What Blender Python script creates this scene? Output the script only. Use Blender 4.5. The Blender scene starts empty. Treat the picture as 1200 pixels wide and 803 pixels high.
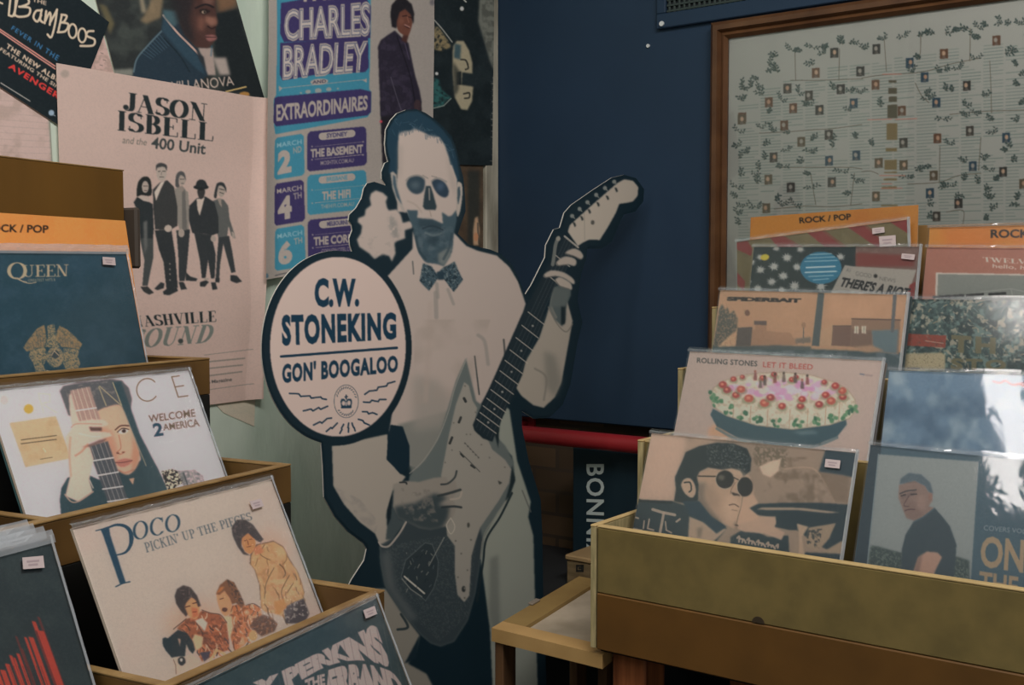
import bpy, math, random
import numpy as np
from mathutils import Vector, Matrix

# ---------------------------------------------------------------- camera, sky, lamps, exposure
SC = bpy.context.scene
COL = SC.collection
F = 1300.0                                   # focal length in pixels of the 1200 x 803 frame
PITCH = math.atan((401.5 - 330) / F)
CAM = Vector((0, 0, 1.35))
cd = bpy.data.cameras.new('camera'); cam = bpy.data.objects.new('camera', cd); COL.objects.link(cam)
cd.sensor_width = 36; cd.lens = 36 * F / 1200; cd.clip_start = .05
cam.location = CAM; cam.rotation_euler = (math.pi / 2 - PITCH, 0, 0)
SC.camera = cam
SC.view_settings.view_transform = 'Standard'; SC.view_settings.look = 'None'
SC.view_settings.exposure = 0.0; SC.view_settings.gamma = 1.0
SC.view_settings.use_curve_mapping = False
W = bpy.data.worlds.new('room_air'); SC.world = W; W.use_nodes = True
W.node_tree.nodes['Background'].inputs[0].default_value = (.60, .78, .86, 1)
W.node_tree.nodes['Background'].inputs[1].default_value = .028


def area_light(name, loc, target, size, size_y, power, color, spread=math.pi):
    d = bpy.data.lights.new(name, 'AREA'); d.shape = 'RECTANGLE'; d.size = size; d.size_y = size_y
    d.energy = power; d.color = color; d.spread = spread
    o = bpy.data.objects.new(name, d); COL.objects.link(o); o.location = loc
    o.rotation_euler = (Vector(target) - Vector(loc)).to_track_quat('-Z', 'Y').to_euler()
    return o


# a ceiling batten along the poster wall, a wider fitting over the aisle, and two added fill lights
bt = area_light('ceiling_batten', (-.93, .05, 2.45), (-1.2, .1, 1), 1.15, .12, 10, (1, .94, .90))
bt.rotation_euler = (0, 0, math.radians(90 - 35.9))
area_light('ceiling_lamp_aisle', (.6, .5, 2.7), (-.1, 1.7, 1.1), .9, .35, 18, (1, .94, .91))
area_light('ceiling_lamp_centre', (-.12, .42, 2.7), (-.2, 1.9, 1.0), .7, .3, 8, (1, .94, .91))  # added overhead fill, lightens the wall gap beside the standee
area_light('shop_window_behind', (.12, -1.2, 1.62), (-.1, 2.2, 1.1), 1.4, 1.1, 6, (.90, 1, .98))  # added fill behind the camera, brightens the shadowed poster wall

# ---------------------------------------------------------------- measuring helpers
RT = Vector((1, 0, 0)); FW = Vector((0, math.cos(PITCH), -math.sin(PITCH))); UP = Vector((0, math.sin(PITCH), math.cos(PITCH)))


def sight(x, y): return FW + RT * ((x - 600) / F) + UP * ((401.5 - y) / F)
def meet(x, y, p, n):
    r = sight(x, y); return CAM + r * ((p - CAM).dot(n) / r.dot(n))
def seen(p):
    q = p - CAM; z = q.dot(FW); return (600 + F * q.dot(RT) / z, 401.5 - F * q.dot(UP) / z)


D2R = math.radians
CORNER = Vector((-.0423, 2.75, 0))
UL = Vector((math.sin(D2R(35.9)), math.cos(D2R(35.9)), 0)); NL = Vector((UL.y, -UL.x, 0))   # left wall: along, into the room
UB = Vector((UL.y, -UL.x, 0)); NB = -UL                                                       # blue wall: along, into the room
Z = Vector((0, 0, 1))


def lin(c):
    c = np.asarray(c, float) / 255.
    return np.where(c <= .04045, c / 12.92, ((c + .055) / 1.055) ** 2.4)


# ---------------------------------------------------------------- materials
MATS = {}
def mat(name, rgb, rough=.6, k=.5, spec=.3, noise=None, bump=None, metallic=0):
    """rgb is the tone the thing shows in this light; k the light it stands in."""
    if name in MATS: return MATS[name]
    m = bpy.data.materials.new(name); m.use_nodes = True; nt = m.node_tree; b = nt.nodes['Principled BSDF']
    base = tuple(np.clip(lin(rgb) / k, .004, .88)) + (1,)
    b.inputs['Base Color'].default_value = base; b.inputs['Roughness'].default_value = rough
    b.inputs['Specular IOR Level'].default_value = spec; b.inputs['Metallic'].default_value = metallic
    if noise or bump:
        tc = nt.nodes.new('ShaderNodeTexCoord'); mp = nt.nodes.new('ShaderNodeMapping')
        nt.links.new(tc.outputs['Object'], mp.inputs[0])
    if noise:
        rgb2, scale, stretch, lo, hi = noise
        mp.inputs['Scale'].default_value = stretch
        n = nt.nodes.new('ShaderNodeTexNoise'); n.inputs['Scale'].default_value = scale; n.inputs['Detail'].default_value = 6
        nt.links.new(mp.outputs[0], n.inputs['Vector'])
        r = nt.nodes.new('ShaderNodeMapRange'); r.inputs[1].default_value = lo; r.inputs[2].default_value = hi
        nt.links.new(n.outputs['Fac'], r.inputs[0])
        mx = nt.nodes.new('ShaderNodeMix'); mx.data_type = 'RGBA'
        nt.links.new(r.outputs[0], mx.inputs[0]); mx.inputs[6].default_value = base
        mx.inputs[7].default_value = tuple(np.clip(lin(rgb2) / k, .004, .88)) + (1,)
        nt.links.new(mx.outputs[2], b.inputs['Base Color'])
    if bump:
        n2 = nt.nodes.new('ShaderNodeTexNoise'); n2.inputs['Scale'].default_value = bump[0]; n2.inputs['Detail'].default_value = 5
        nt.links.new(mp.outputs[0], n2.inputs['Vector'])
        bp = nt.nodes.new('ShaderNodeBump'); bp.inputs['Strength'].default_value = bump[1]; bp.inputs['Distance'].default_value = bump[2]
        nt.links.new(n2.outputs['Fac'], bp.inputs['Height']); nt.links.new(bp.outputs[0], b.inputs['Normal'])
    MATS[name] = m
    return m


def print_mat(name, rough=.5, spec=.3):
    if name in MATS: return MATS[name]
    m = bpy.data.materials.new(name); m.use_nodes = True; nt = m.node_tree; b = nt.nodes['Principled BSDF']
    a = nt.nodes.new('ShaderNodeVertexColor'); a.layer_name = 'ink'
    nt.links.new(a.outputs[0], b.inputs['Base Color'])
    b.inputs['Roughness'].default_value = rough; b.inputs['Specular IOR Level'].default_value = spec
    MATS[name] = m
    return m


def film_mat(name, amount=.05, rough=.12, scale=7, strength=.10, haze=.025):
    if name in MATS: return MATS[name]
    m = bpy.data.materials.new(name); m.use_nodes = True; nt = m.node_tree; nt.nodes.remove(nt.nodes['Principled BSDF'])
    out = nt.nodes['Material Output']
    tr = nt.nodes.new('ShaderNodeBsdfTransparent'); gl = nt.nodes.new('ShaderNodeBsdfGlossy'); df = nt.nodes.new('ShaderNodeBsdfDiffuse')
    gl.inputs['Roughness'].default_value = rough; df.inputs[0].default_value = (.8, .85, .88, 1)
    fr = nt.nodes.new('ShaderNodeFresnel'); fr.inputs[0].default_value = 1.45
    ad = nt.nodes.new('ShaderNodeMath'); ad.operation = 'ADD'; ad.inputs[1].default_value = amount - .04
    tc = nt.nodes.new('ShaderNodeTexCoord'); n = nt.nodes.new('ShaderNodeTexNoise'); n.inputs['Scale'].default_value = scale; n.inputs['Detail'].default_value = 3
    n.inputs['Distortion'].default_value = 1.2
    bp = nt.nodes.new('ShaderNodeBump'); bp.inputs['Strength'].default_value = strength; bp.inputs['Distance'].default_value = .004
    nt.links.new(tc.outputs['Object'], n.inputs['Vector']); nt.links.new(n.outputs['Fac'], bp.inputs['Height'])
    nt.links.new(bp.outputs[0], gl.inputs['Normal']); nt.links.new(bp.outputs[0], fr.inputs['Normal'])
    m0 = nt.nodes.new('ShaderNodeMixShader'); m0.inputs[0].default_value = haze
    nt.links.new(tr.outputs[0], m0.inputs[1]); nt.links.new(df.outputs[0], m0.inputs[2])
    mx = nt.nodes.new('ShaderNodeMixShader')
    nt.links.new(fr.outputs[0], ad.inputs[0]); nt.links.new(ad.outputs[0], mx.inputs[0])
    nt.links.new(m0.outputs[0], mx.inputs[1]); nt.links.new(gl.outputs[0], mx.inputs[2])
    nt.links.new(mx.outputs[0], out.inputs['Surface'])
    MATS[name] = m
    return m


# ---------------------------------------------------------------- objects
def tag(o, label=None, cat=None, group=None, kind=None):
    if label: o['label'] = label
    if cat: o['category'] = cat
    if group: o['group'] = group
    if kind: o['kind'] = kind
    return o


def link(name, verts, faces, mats, parent=None, fm=None, mw=None):
    me = bpy.data.meshes.new(name); me.from_pydata([tuple(v) for v in verts], [], faces)
    for m in (mats if isinstance(mats, (list, tuple)) else [mats]): me.materials.append(m)
    if fm: me.polygons.foreach_set('material_index', fm)
    me.update()
    o = bpy.data.objects.new(name, me); COL.objects.link(o)
    if mw is not None: o.matrix_world = mw
    if parent: o.parent = parent
    return o


def empty(name, loc=(0, 0, 0)):
    o = bpy.data.objects.new(name, None); o.location = loc; o.empty_display_size = .05; COL.objects.link(o); return o


class MB:
    """collects pieces of ONE object"""
    def __init__(s): s.v = []; s.f = []; s.m = []
    def add(s, vs, fs, mi=0):
        b = len(s.v); s.v += [Vector(v) for v in vs]; s.f += [[i + b for i in f] for f in fs]; s.m += [mi] * len(fs)
    def box(s, o, a, b, c, bev=.0012, mi=0):
        """box from corner o along vectors a, b, c with small chamfers"""
        o, a, b, c = Vector(o), Vector(a), Vector(b), Vector(c)
        L = [a.length, b.length, c.length]; A = [a / L[0], b / L[1], c / L[2]]
        if A[0].cross(A[1]).dot(A[2]) < 0: A[0], A[1] = A[1], A[0]; L[0], L[1] = L[1], L[0]
        e = min(bev, min(L) * .3); vs = []; idx = {}
        for i in (0, 1):
            for j in (0, 1):
                for k in (0, 1):
                    for ax in range(3):
                        t = [(i, L[0]), (j, L[1]), (k, L[2])]; p = Vector(o)
                        for q in range(3):
                            v, l = t[q]; w = v * l
                            if q != ax: w += e if v == 0 else -e
                            p += A[q] * w
                        idx[(i, j, k, ax)] = len(vs); vs.append(p)
        fs = []
        for ax in range(3):
            for sd in (0, 1):
                q = [x for x in range(3) if x != ax]; ring = []
                for (m, n) in ((0, 0), (1, 0), (1, 1), (0, 1)):
                    t = [0, 0, 0]; t[ax] = sd; t[q[0]] = m; t[q[1]] = n; ring.append(idx[(*t, ax)])
                if (sd == 0) != (ax == 1): ring.reverse()
                fs.append(ring)
        for ax in range(3):                       # edges along ax
            q = [x for x in range(3) if x != ax]
            for m in (0, 1):
                for n in (0, 1):
                    t0 = [0, 0, 0]; t1 = [0, 0, 0]; t1[ax] = 1
                    for t in (t0, t1): t[q[0]] = m; t[q[1]] = n
                    r = [idx[(*t0, q[0])], idx[(*t1, q[0])], idx[(*t1, q[1])], idx[(*t0, q[1])]]
                    if (m == n) != (ax == 1): r.reverse()
                    fs.append(r)
        for i in (0, 1):
            for j in (0, 1):
                for k in (0, 1):
                    r = [idx[(i, j, k, 0)], idx[(i, j, k, 1)], idx[(i, j, k, 2)]]
                    if (i + j + k) % 2 == 0: r.reverse()
                    fs.append(r)
        s.add(vs, fs, mi)
    def tube(s, a, b, r, n=20, mi=0):
        a, b = Vector(a), Vector(b); d = (b - a).normalized(); x = d.orthogonal().normalized(); y = d.cross(x)
        vs = [p + (x * math.cos(2 * math.pi * i / n) + y * math.sin(2 * math.pi * i / n)) * r for p in (a, b) for i in range(n)]
        fs = [[i, (i + 1) % n, n + (i + 1) % n, n + i] for i in range(n)] + [list(range(n))[::-1], list(range(n, 2 * n))]
        s.add(vs, fs, mi)
    def prism(s, pts, off, mi=0):
        """flat polygon pts extruded by off"""
        n = len(pts); pts = [Vector(p) for p in pts]; off = Vector(off)
        s.add(pts + [p + off for p in pts], [list(range(n)), list(range(2 * n - 1, n - 1, -1))] + [[i, i + n, (i + 1) % n + n, (i + 1) % n] for i in range(n)], mi)
    def build(s, name, mats, parent=None, mw=None): return link(name, s.v, s.f, mats, parent, s.m, mw)


# ---------------------------------------------------------------- printed matter: a small painter working in sheet coordinates
def blur(m, r):
    n = max(1, int(math.ceil(r * 2.2))); w = np.exp(-.5 * (np.arange(-n, n + 1) / r) ** 2); w /= w.sum()
    for ax in (0, 1):
        p = np.pad(m, [(n, n) if a == ax else (0, 0) for a in (0, 1)], mode='edge'); o = np.zeros_like(m)
        for i, q in enumerate(w): o += q * (p[i:i + m.shape[0], :] if ax == 0 else p[:, i:i + m.shape[1]])
        m = o
    return m


def vnoise(shape, scale, seed, oct=3):
    rs = np.random.RandomState(seed); out = np.zeros(shape); amp = 1.; tot = 0.
    for _ in range(oct):
        gh, gw = int(shape[0] / scale) + 3, int(shape[1] / scale) + 3; g = rs.rand(gh, gw)
        y = np.arange(shape[0]) / scale; x = np.arange(shape[1]) / scale; yi = y.astype(int); xi = x.astype(int)
        fy = (y - yi)[:, None]; fx = (x - xi)[None]; fy = fy * fy * (3 - 2 * fy); fx = fx * fx * (3 - 2 * fx)
        a = g[yi][:, xi]; b = g[yi][:, xi + 1]; c = g[yi + 1][:, xi]; d = g[yi + 1][:, xi + 1]
        out += amp * ((a * (1 - fx) + b * fx) * (1 - fy) + (c * (1 - fx) + d * fx) * fy); tot += amp; amp *= .5; scale = max(1.01, scale / 2)
    return out / tot


def spline(pts, closed=True, n=6):
    P = np.asarray(pts, float); m = len(P); out = []
    for i in range(m if closed else m - 1):
        a, b, c, d = (P[(i + j) % m] if closed else P[min(max(i + j, 0), m - 1)] for j in (-1, 0, 1, 2))
        for t in np.linspace(0, 1, n, endpoint=False):
            out.append(.5 * (2 * b + (c - a) * t + (2 * a - 5 * b + 4 * c - d) * t * t + (3 * b - a - 3 * c + d) * t ** 3))
    if not closed: out.append(P[-1])
    return out


def zz(ox, oy, s): return lambda *p: [(ox + x / s, oy + y / s) for x, y in p]


class Art:
    S = 2
    def __init__(s, box, base):
        s.x0, s.y0, s.x1, s.y1 = box; s.h = int((s.y1 - s.y0) * s.S); s.w = int((s.x1 - s.x0) * s.S)
        s.a = np.empty((s.h, s.w, 3)); s.a[:] = base
        s.seed = 1
    def _b(s, pts, pad):
        P = (np.asarray(pts, float) - (s.x0, s.y0)) * s.S
        lo = np.floor(P.min(0) - pad).astype(int); hi = np.ceil(P.max(0) + pad).astype(int) + 1
        x0, y0 = max(lo[0], 0), max(lo[1], 0); x1, y1 = min(hi[0], s.w), min(hi[1], s.h)
        return P, (x0, y0, x1, y1) if x1 > x0 and y1 > y0 else None
    def _mix(s, b, m, col, al, nz):
        x0, y0, x1, y1 = b; sub = s.a[y0:y1, x0:x1]
        if nz is not None:
            sc, lo, hi = nz[:3]; s.seed += 1
            m = m * np.clip((vnoise(m.shape, sc * s.S, s.seed) - lo) / (hi - lo), 0, 1)
        m = (m * al)[..., None]; sub *= 1 - m; sub += m * np.asarray(col, float)
    def mask(s, pts, soft):
        P, b = s._b(pts, soft * s.S * 2.5 + 1)
        if b is None: return None, None
        x0, y0, x1, y1 = b
        X = (np.arange(x0, x1) + .5)[None]; Y = (np.arange(y0, y1) + .5)[:, None]; ins = np.zeros((y1 - y0, x1 - x0), bool)
        for i in range(len(P)):
            (ax, ay), (bx, by) = P[i - 1], P[i]
            if ay == by: continue
            c = (ay > Y) != (by > Y); ins ^= c & (X < (bx - ax) * (Y - ay) / (by - ay) + ax)
        m = ins.astype(float)
        return b, blur(m, soft * s.S) if soft > 0 else m
    def poly(s, pts, col, soft=.45, al=1, sm=False, nz=None):
        if sm: pts = spline(pts)
        b, m = s.mask(pts, soft)
        if b: s._mix(b, m, col, al, nz)
        return s
    def ell(s, cx, cy, rx, ry, col, rot=0, soft=.45, al=1, nz=None):
        t = np.linspace(0, 2 * math.pi, 40, endpoint=False); c, q = math.cos(D2R(rot)), math.sin(D2R(rot))
        return s.poly([(cx + rx * math.cos(a) * c - ry * math.sin(a) * q, cy + rx * math.cos(a) * q + ry * math.sin(a) * c) for a in t], col, soft, al, False, nz)
    def line(s, pts, w, col, al=1, soft=.5, sm=False, w2=None):
        if sm: pts = spline(pts, False)
        r0 = w * s.S / 2; P, b = s._b(pts, r0 + soft * s.S + 2)
        if b is None: return s
        x0, y0, x1, y1 = b; X = (np.arange(x0, x1) + .5)[None]; Y = (np.arange(y0, y1) + .5)[:, None]
        m = np.zeros((y1 - y0, x1 - x0)); n = len(P) - 1; e = max(soft * s.S, .5)
        for i in range(n):
            a, d = P[i], P[i + 1] - P[i]; L = max((d * d).sum(), 1e-9)
            r = r0 if w2 is None else (w + (w2 - w) * (i + .5) / n) * s.S / 2
            px0, py0 = np.minimum(P[i], P[i + 1]) - r - e - 1; px1, py1 = np.maximum(P[i], P[i + 1]) + r + e + 1
            i0, i1 = max(int(px0) - x0, 0), min(int(px1) + 2 - x0, x1 - x0); j0, j1 = max(int(py0) - y0, 0), min(int(py1) + 2 - y0, y1 - y0)
            if i1 <= i0 or j1 <= j0: continue
            xx = X[:, i0:i1]; yy = Y[j0:j1]
            t = np.clip(((xx - a[0]) * d[0] + (yy - a[1]) * d[1]) / L, 0, 1)
            D = np.hypot(xx - a[0] - t * d[0], yy - a[1] - t * d[1])
            m[j0:j1, i0:i1] = np.maximum(m[j0:j1, i0:i1], np.clip((r - D) / e + .5, 0, 1) * min(1, r * 2 + .25))
        s._mix(b, m, col, al, None)
        return s
    def noise(s, col, scale, lo, hi, al=1, pts=None):
        if pts is None: pts = [(s.x0, s.y0), (s.x1, s.y0), (s.x1, s.y1), (s.x0, s.y1)]
        return s.poly(pts, col, .5, al, nz=(scale, lo, hi))
    def hatch(s, pts, n, cols, length, w, al=.85, seed=1, ang=None):
        """loose brush strokes kept inside an outline"""
        rs = random.Random(seed); P = np.asarray(pts, float); lo, hi = P.min(0), P.max(0); k = 0
        for _ in range(n * 12):
            if k >= n: break
            x, y = rs.uniform(lo[0], hi[0]), rs.uniform(lo[1], hi[1]); ins = False
            for i in range(len(P)):
                (ax, ay), (bx, by) = P[i - 1], P[i]
                if (ay > y) != (by > y) and x < (bx - ax) * (y - ay) / (by - ay) + ax: ins = not ins
            if not ins: continue
            t = rs.uniform(0, 6.3) if ang is None else ang + rs.uniform(-.5, .5); l = length * rs.uniform(.5, 1.3); q = t + rs.uniform(-.7, .7)
            s.line([(x, y), (x + l * .5 * math.cos(t), y + l * .5 * math.sin(t)), (x + l * .5 * (math.cos(t) + math.cos(q)), y + l * .5 * (math.sin(t) + math.sin(q)))], w * rs.uniform(.6, 1.3), rs.choice(cols), al, .45); k += 1
        return s
    def tris(s, T, col, al=1, soft=.35):
        """union of many triangles (lettering)"""
        P, b = s._b(np.asarray(T).reshape(-1, 2), 3)
        if b is None: return s
        x0, y0, x1, y1 = b; m = np.zeros(((y1 - y0) * 2, (x1 - x0) * 2)); P = ((P - (x0, y0)) * 2).reshape(-1, 3, 2)
        for t in P:
            lo = np.floor(t.min(0)).astype(int); hi = np.ceil(t.max(0)).astype(int) + 1
            i0, j0 = max(lo[0], 0), max(lo[1], 0); i1, j1 = min(hi[0], m.shape[1]), min(hi[1], m.shape[0])
            if i1 <= i0 or j1 <= j0: continue
            X = (np.arange(i0, i1) + .5)[None]; Y = (np.arange(j0, j1) + .5)[:, None]; pos = neg = True
            for q in range(3):
                a, c = t[q], t[(q + 1) % 3]; cr = (c[0] - a[0]) * (Y - a[1]) - (c[1] - a[1]) * (X - a[0])
                pos = pos & (cr >= -1e-6); neg = neg & (cr <= 1e-6)
            m[j0:j1, i0:i1] = np.maximum(m[j0:j1, i0:i1], pos | neg)
        m = m.reshape(m.shape[0] // 2, 2, -1, 2).mean((1, 3))
        if soft: m = blur(m, soft * s.S)
        s._mix(b, m, col, al, None)
        return s
    def text(s, txt, quad, col, font='sans', bold=0., al=1, thick=.2, thin=.045, soft=.3, track=1.0, italic=0, ref=None):
        """quad: top-left, top-right, bottom-right, bottom-left of the lettering"""
        T = sans(txt, bold, track, ref) if font == 'sans' else serif(txt, thick, thin, track)
        if italic: T = T.copy(); T[..., 0] += (1 - T[..., 1]) * italic; T[..., 0] /= 1 + italic
        tl, tr, br, bl = (np.asarray(q, float) for q in quad); u = T[..., 0:1]; v = T[..., 1:2]
        return s.tris((tl * (1 - u) + tr * u) * (1 - v) + (bl * (1 - u) + br * u) * v, col, al, soft)


_FC = {}
def sans(txt, bold, track, ref=None):
    k = (txt, bold, track, ref)
    if k not in _FC:
        c = bpy.data.curves.new('lettering', 'FONT'); c.body = txt; c.offset = bold; c.space_character = track; c.resolution_u = 3
        o = bpy.data.objects.new('lettering', c); COL.objects.link(o); dg = bpy.context.evaluated_depsgraph_get()
        me = o.evaluated_get(dg).to_mesh(); me.calc_loop_triangles()
        V = np.array([v.co[:2] for v in me.vertices]); T = np.array([t.vertices for t in me.loop_triangles])
        bpy.data.objects.remove(o); bpy.data.curves.remove(c)
        lo, hi = V.min(0), V.max(0)
        if ref is not None: lo, hi = lo - (ref - bold), hi + (ref - bold)       # keep the frame of the bolder cut
        V = (V - lo) / (hi - lo); V[:, 1] = 1 - V[:, 1]; _FC[k] = V[T]
    return _FC[k]


def arc(cx, cy, rx, ry, a0, a1, n=18): return [(cx + rx * math.cos(D2R(a)), cy + ry * math.sin(D2R(a))) for a in np.linspace(a0, a1, n)]


GL = {
 'A': (.86, [('t', [(.4, 0), (.08, 1)]), ('T', [(.38, 0), (.72, 1)]), ('h', [(.2, .66), (.6, .66)])], [(0, .24, 1), (.54, .88, 1)]),
 'B': (.74, [('T', [(.2, 0), (.2, 1)]), ('T', [(.2, 0), (.36, 0)] + arc(.36, .24, .2, .24, -90, 90) + [(.2, .48)]), ('T', [(.2, .48), (.38, .48)] + arc(.38, .74, .24, .26, -90, 90) + [(.2, 1)])], [(.02, .3, 0), (.02, .3, 1)]),
 'C': (.82, [('T', arc(.45, .5, .36, .5, -42, -318, 30)), ('t', [(.74, .03), (.74, .3)])], []),
 'D': (.86, [('T', [(.2, 0), (.2, 1)]), ('T', [(.2, 0), (.32, 0)] + arc(.32, .5, .4, .5, -90, 90) + [(.2, 1)])], [(.02, .3, 0), (.02, .3, 1)]),
 'E': (.74, [('T', [(.2, 0), (.2, 1)]), ('h', [(.2, 0), (.64, 0)]), ('h', [(.2, 1), (.68, 1)]), ('h', [(.2, .5), (.48, .5)]), ('t', [(.64, 0), (.64, .22)]), ('t', [(.68, 1), (.68, .76)]), ('t', [(.48, .38), (.48, .62)])], [(.02, .3, 0), (.02, .3, 1)]),
 'H': (.94, [('T', [(.2, 0), (.2, 1)]), ('T', [(.7, 0), (.7, 1)]), ('h', [(.2, .5), (.7, .5)])], [(.02, .38, 0), (.02, .38, 1), (.52, .88, 0), (.52, .88, 1)]),
 'I': (.44, [('T', [(.2, 0), (.2, 1)])], [(.02, .38, 0), (.02, .38, 1)]),
 'J': (.62, [('T', [(.42, 0), (.42, .76)] + arc(.25, .76, .17, .24, 0, 120, 10)), ('D', [(.1, .82)])], [(.22, .62, 0)]),
 'K': (.9, [('T', [(.2, 0), (.2, 1)]), ('t', [(.68, 0), (.2, .58)]), ('T', [(.36, .4), (.7, 1)])], [(.02, .38, 0), (.02, .38, 1), (.54, .82, 0), (.54, .88, 1)]),
 'L': (.74, [('T', [(.2, 0), (.2, 1)]), ('h', [(.2, 1), (.68, 1)]), ('t', [(.68, 1), (.68, .72)])], [(.02, .38, 0), (.02, .3, 1)]),
 'N': (.94, [('t', [(.16, 0), (.16, 1)]), ('T', [(.16, 0), (.68, 1)]), ('t', [(.72, 0), (.72, 1)])], [(0, .2, 0), (0, .32, 1), (.56, .88, 0)]),
 'O': (.92, [('T', arc(.45, .5, .36, .5, 0, 360, 40))], []),
 'P': (.72, [('T', [(.2, 0), (.2, 1)]), ('T', [(.2, 0), (.38, 0)] + arc(.38, .27, .24, .27, -90, 90) + [(.2, .54)])], [(.02, .3, 0), (.02, .38, 1)]),
 'Q': (.92, [('T', arc(.45, .5, .36, .5, 0, 360, 40)), ('t', [(.35, .9), (.6, 1.1), (.9, 1.2)])], []),
 'R': (.84, [('T', [(.2, 0), (.2, 1)]), ('T', [(.2, 0), (.38, 0)] + arc(.38, .26, .24, .26, -90, 90) + [(.2, .52)]), ('T', [(.38, .52), (.68, 1)])], [(.02, .3, 0), (.02, .38, 1), (.6, .84, 1)]),
 'S': (.7, [('T', arc(.35, .25, .23, .25, -25, -235, 18) + arc(.35, .75, .26, .25, -55, 155, 18)), ('t', [(.58, .02), (.58, .27)]), ('t', [(.08, .72), (.08, .98)])], []),
 'T': (.8, [('T', [(.38, 0), (.38, 1)]), ('h', [(.03, 0), (.73, 0)]), ('t', [(.04, 0), (.04, .24)]), ('t', [(.72, 0), (.72, .24)])], [(.2, .56, 1)]),
 'U': (.92, [('T', [(.2, 0), (.2, .7)]), ('t', [(.2, .7)] + arc(.45, .7, .25, .3, 180, 0) + [(.7, 0)]), ('T', arc(.45, .7, .25, .3, 180, 110, 8))], [(.02, .38, 0), (.56, .86, 0)]),
 'V': (.84, [('T', [(.12, 0), (.42, 1)]), ('t', [(.42, 1), (.7, 0)])], [(-.02, .32, 0), (.56, .84, 0)]),
 'W': (1.14, [('T', [(.1, 0), (.32, 1)]), ('t', [(.32, 1), (.52, 0)]), ('T', [(.5, 0), (.74, 1)]), ('t', [(.74, 1), (.98, 0)])], [(-.02, .3, 0), (.38, .66, 0), (.86, 1.1, 0)]),
 "'": (.25, [('T', [(.1, 0), (.08, .25)])], []), ' ': (.4, [], []),
}
def serif(txt, thick, thin, track):
    T = []; x = 0
    def quad(a, b, c, d): T.append((a, b, c)); T.append((a, c, d))
    def cap(p, q):
        (ax, ay), (bx, by) = p, q; L = math.hypot(bx - ax, by - ay) or 1e-6; nx, ny = -(by - ay) / L * thin / 2, (bx - ax) / L * thin / 2
        quad((ax + nx, ay + ny), (bx + nx, by + ny), (bx - nx, by - ny), (ax - nx, ay - ny))
    for ch in txt:
        w, st, sf = GL[ch]
        for kind, P in st:
            P = [(x + a, b) for a, b in P]
            if kind == 'D':
                (a, b), r = P[0], thick * .55; c = arc(a, b, r, r, 0, 360, 12)
                for i in range(11): T.append(((a, b), c[i], c[i + 1]))
                continue
            for p, q in zip(P, P[1:]):
                cap(p, q)
                if kind == 'T': h = thick / 2; quad((p[0] - h, p[1]), (p[0] + h, p[1]), (q[0] + h, q[1]), (q[0] - h, q[1]))
        for a, b, y in sf: cap((x + a, y), (x + b, y))
        x += w * track
    T = np.array(T); lo = T.reshape(-1, 2).min(0)[0]; hi = T.reshape(-1, 2).max(0)[0]
    T[..., 0] = (T[..., 0] - lo) / (hi - lo)
    return T


def homography(src, dst):
    A = []
    for (x, y), (u, v) in zip(src, dst): A += [[x, y, 1, 0, 0, 0, -u * x, -u * y, -u], [0, 0, 0, x, y, 1, -v * x, -v * y, -v]]
    return np.linalg.svd(np.array(A, float))[2][-1].reshape(3, 3)


def ink(me, art, H, pts, k):
    """give every vertex of me the colour the sheet carries at its place"""
    q = np.c_[pts, np.ones(len(pts))] @ H.T; px = (q[:, :2] / q[:, 2:] - (art.x0, art.y0)) * art.S - .5
    x = np.clip(px[:, 0], 0, art.w - 1.001); y = np.clip(px[:, 1], 0, art.h - 1.001); xi = x.astype(int); yi = y.astype(int); fx = (x - xi)[:, None]; fy = (y - yi)[:, None]
    a = art.a; c = (a[yi, xi] * (1 - fx) + a[yi, xi + 1] * fx) * (1 - fy) + (a[yi + 1, xi] * (1 - fx) + a[yi + 1, xi + 1] * fx) * fy
    c = np.clip(lin(c) / k, .004, .88)
    at = me.attributes.new('ink', 'FLOAT_COLOR', 'POINT'); at.data.foreach_set('color', np.c_[c, np.ones(len(c))].astype(np.float32).ravel())


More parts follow.
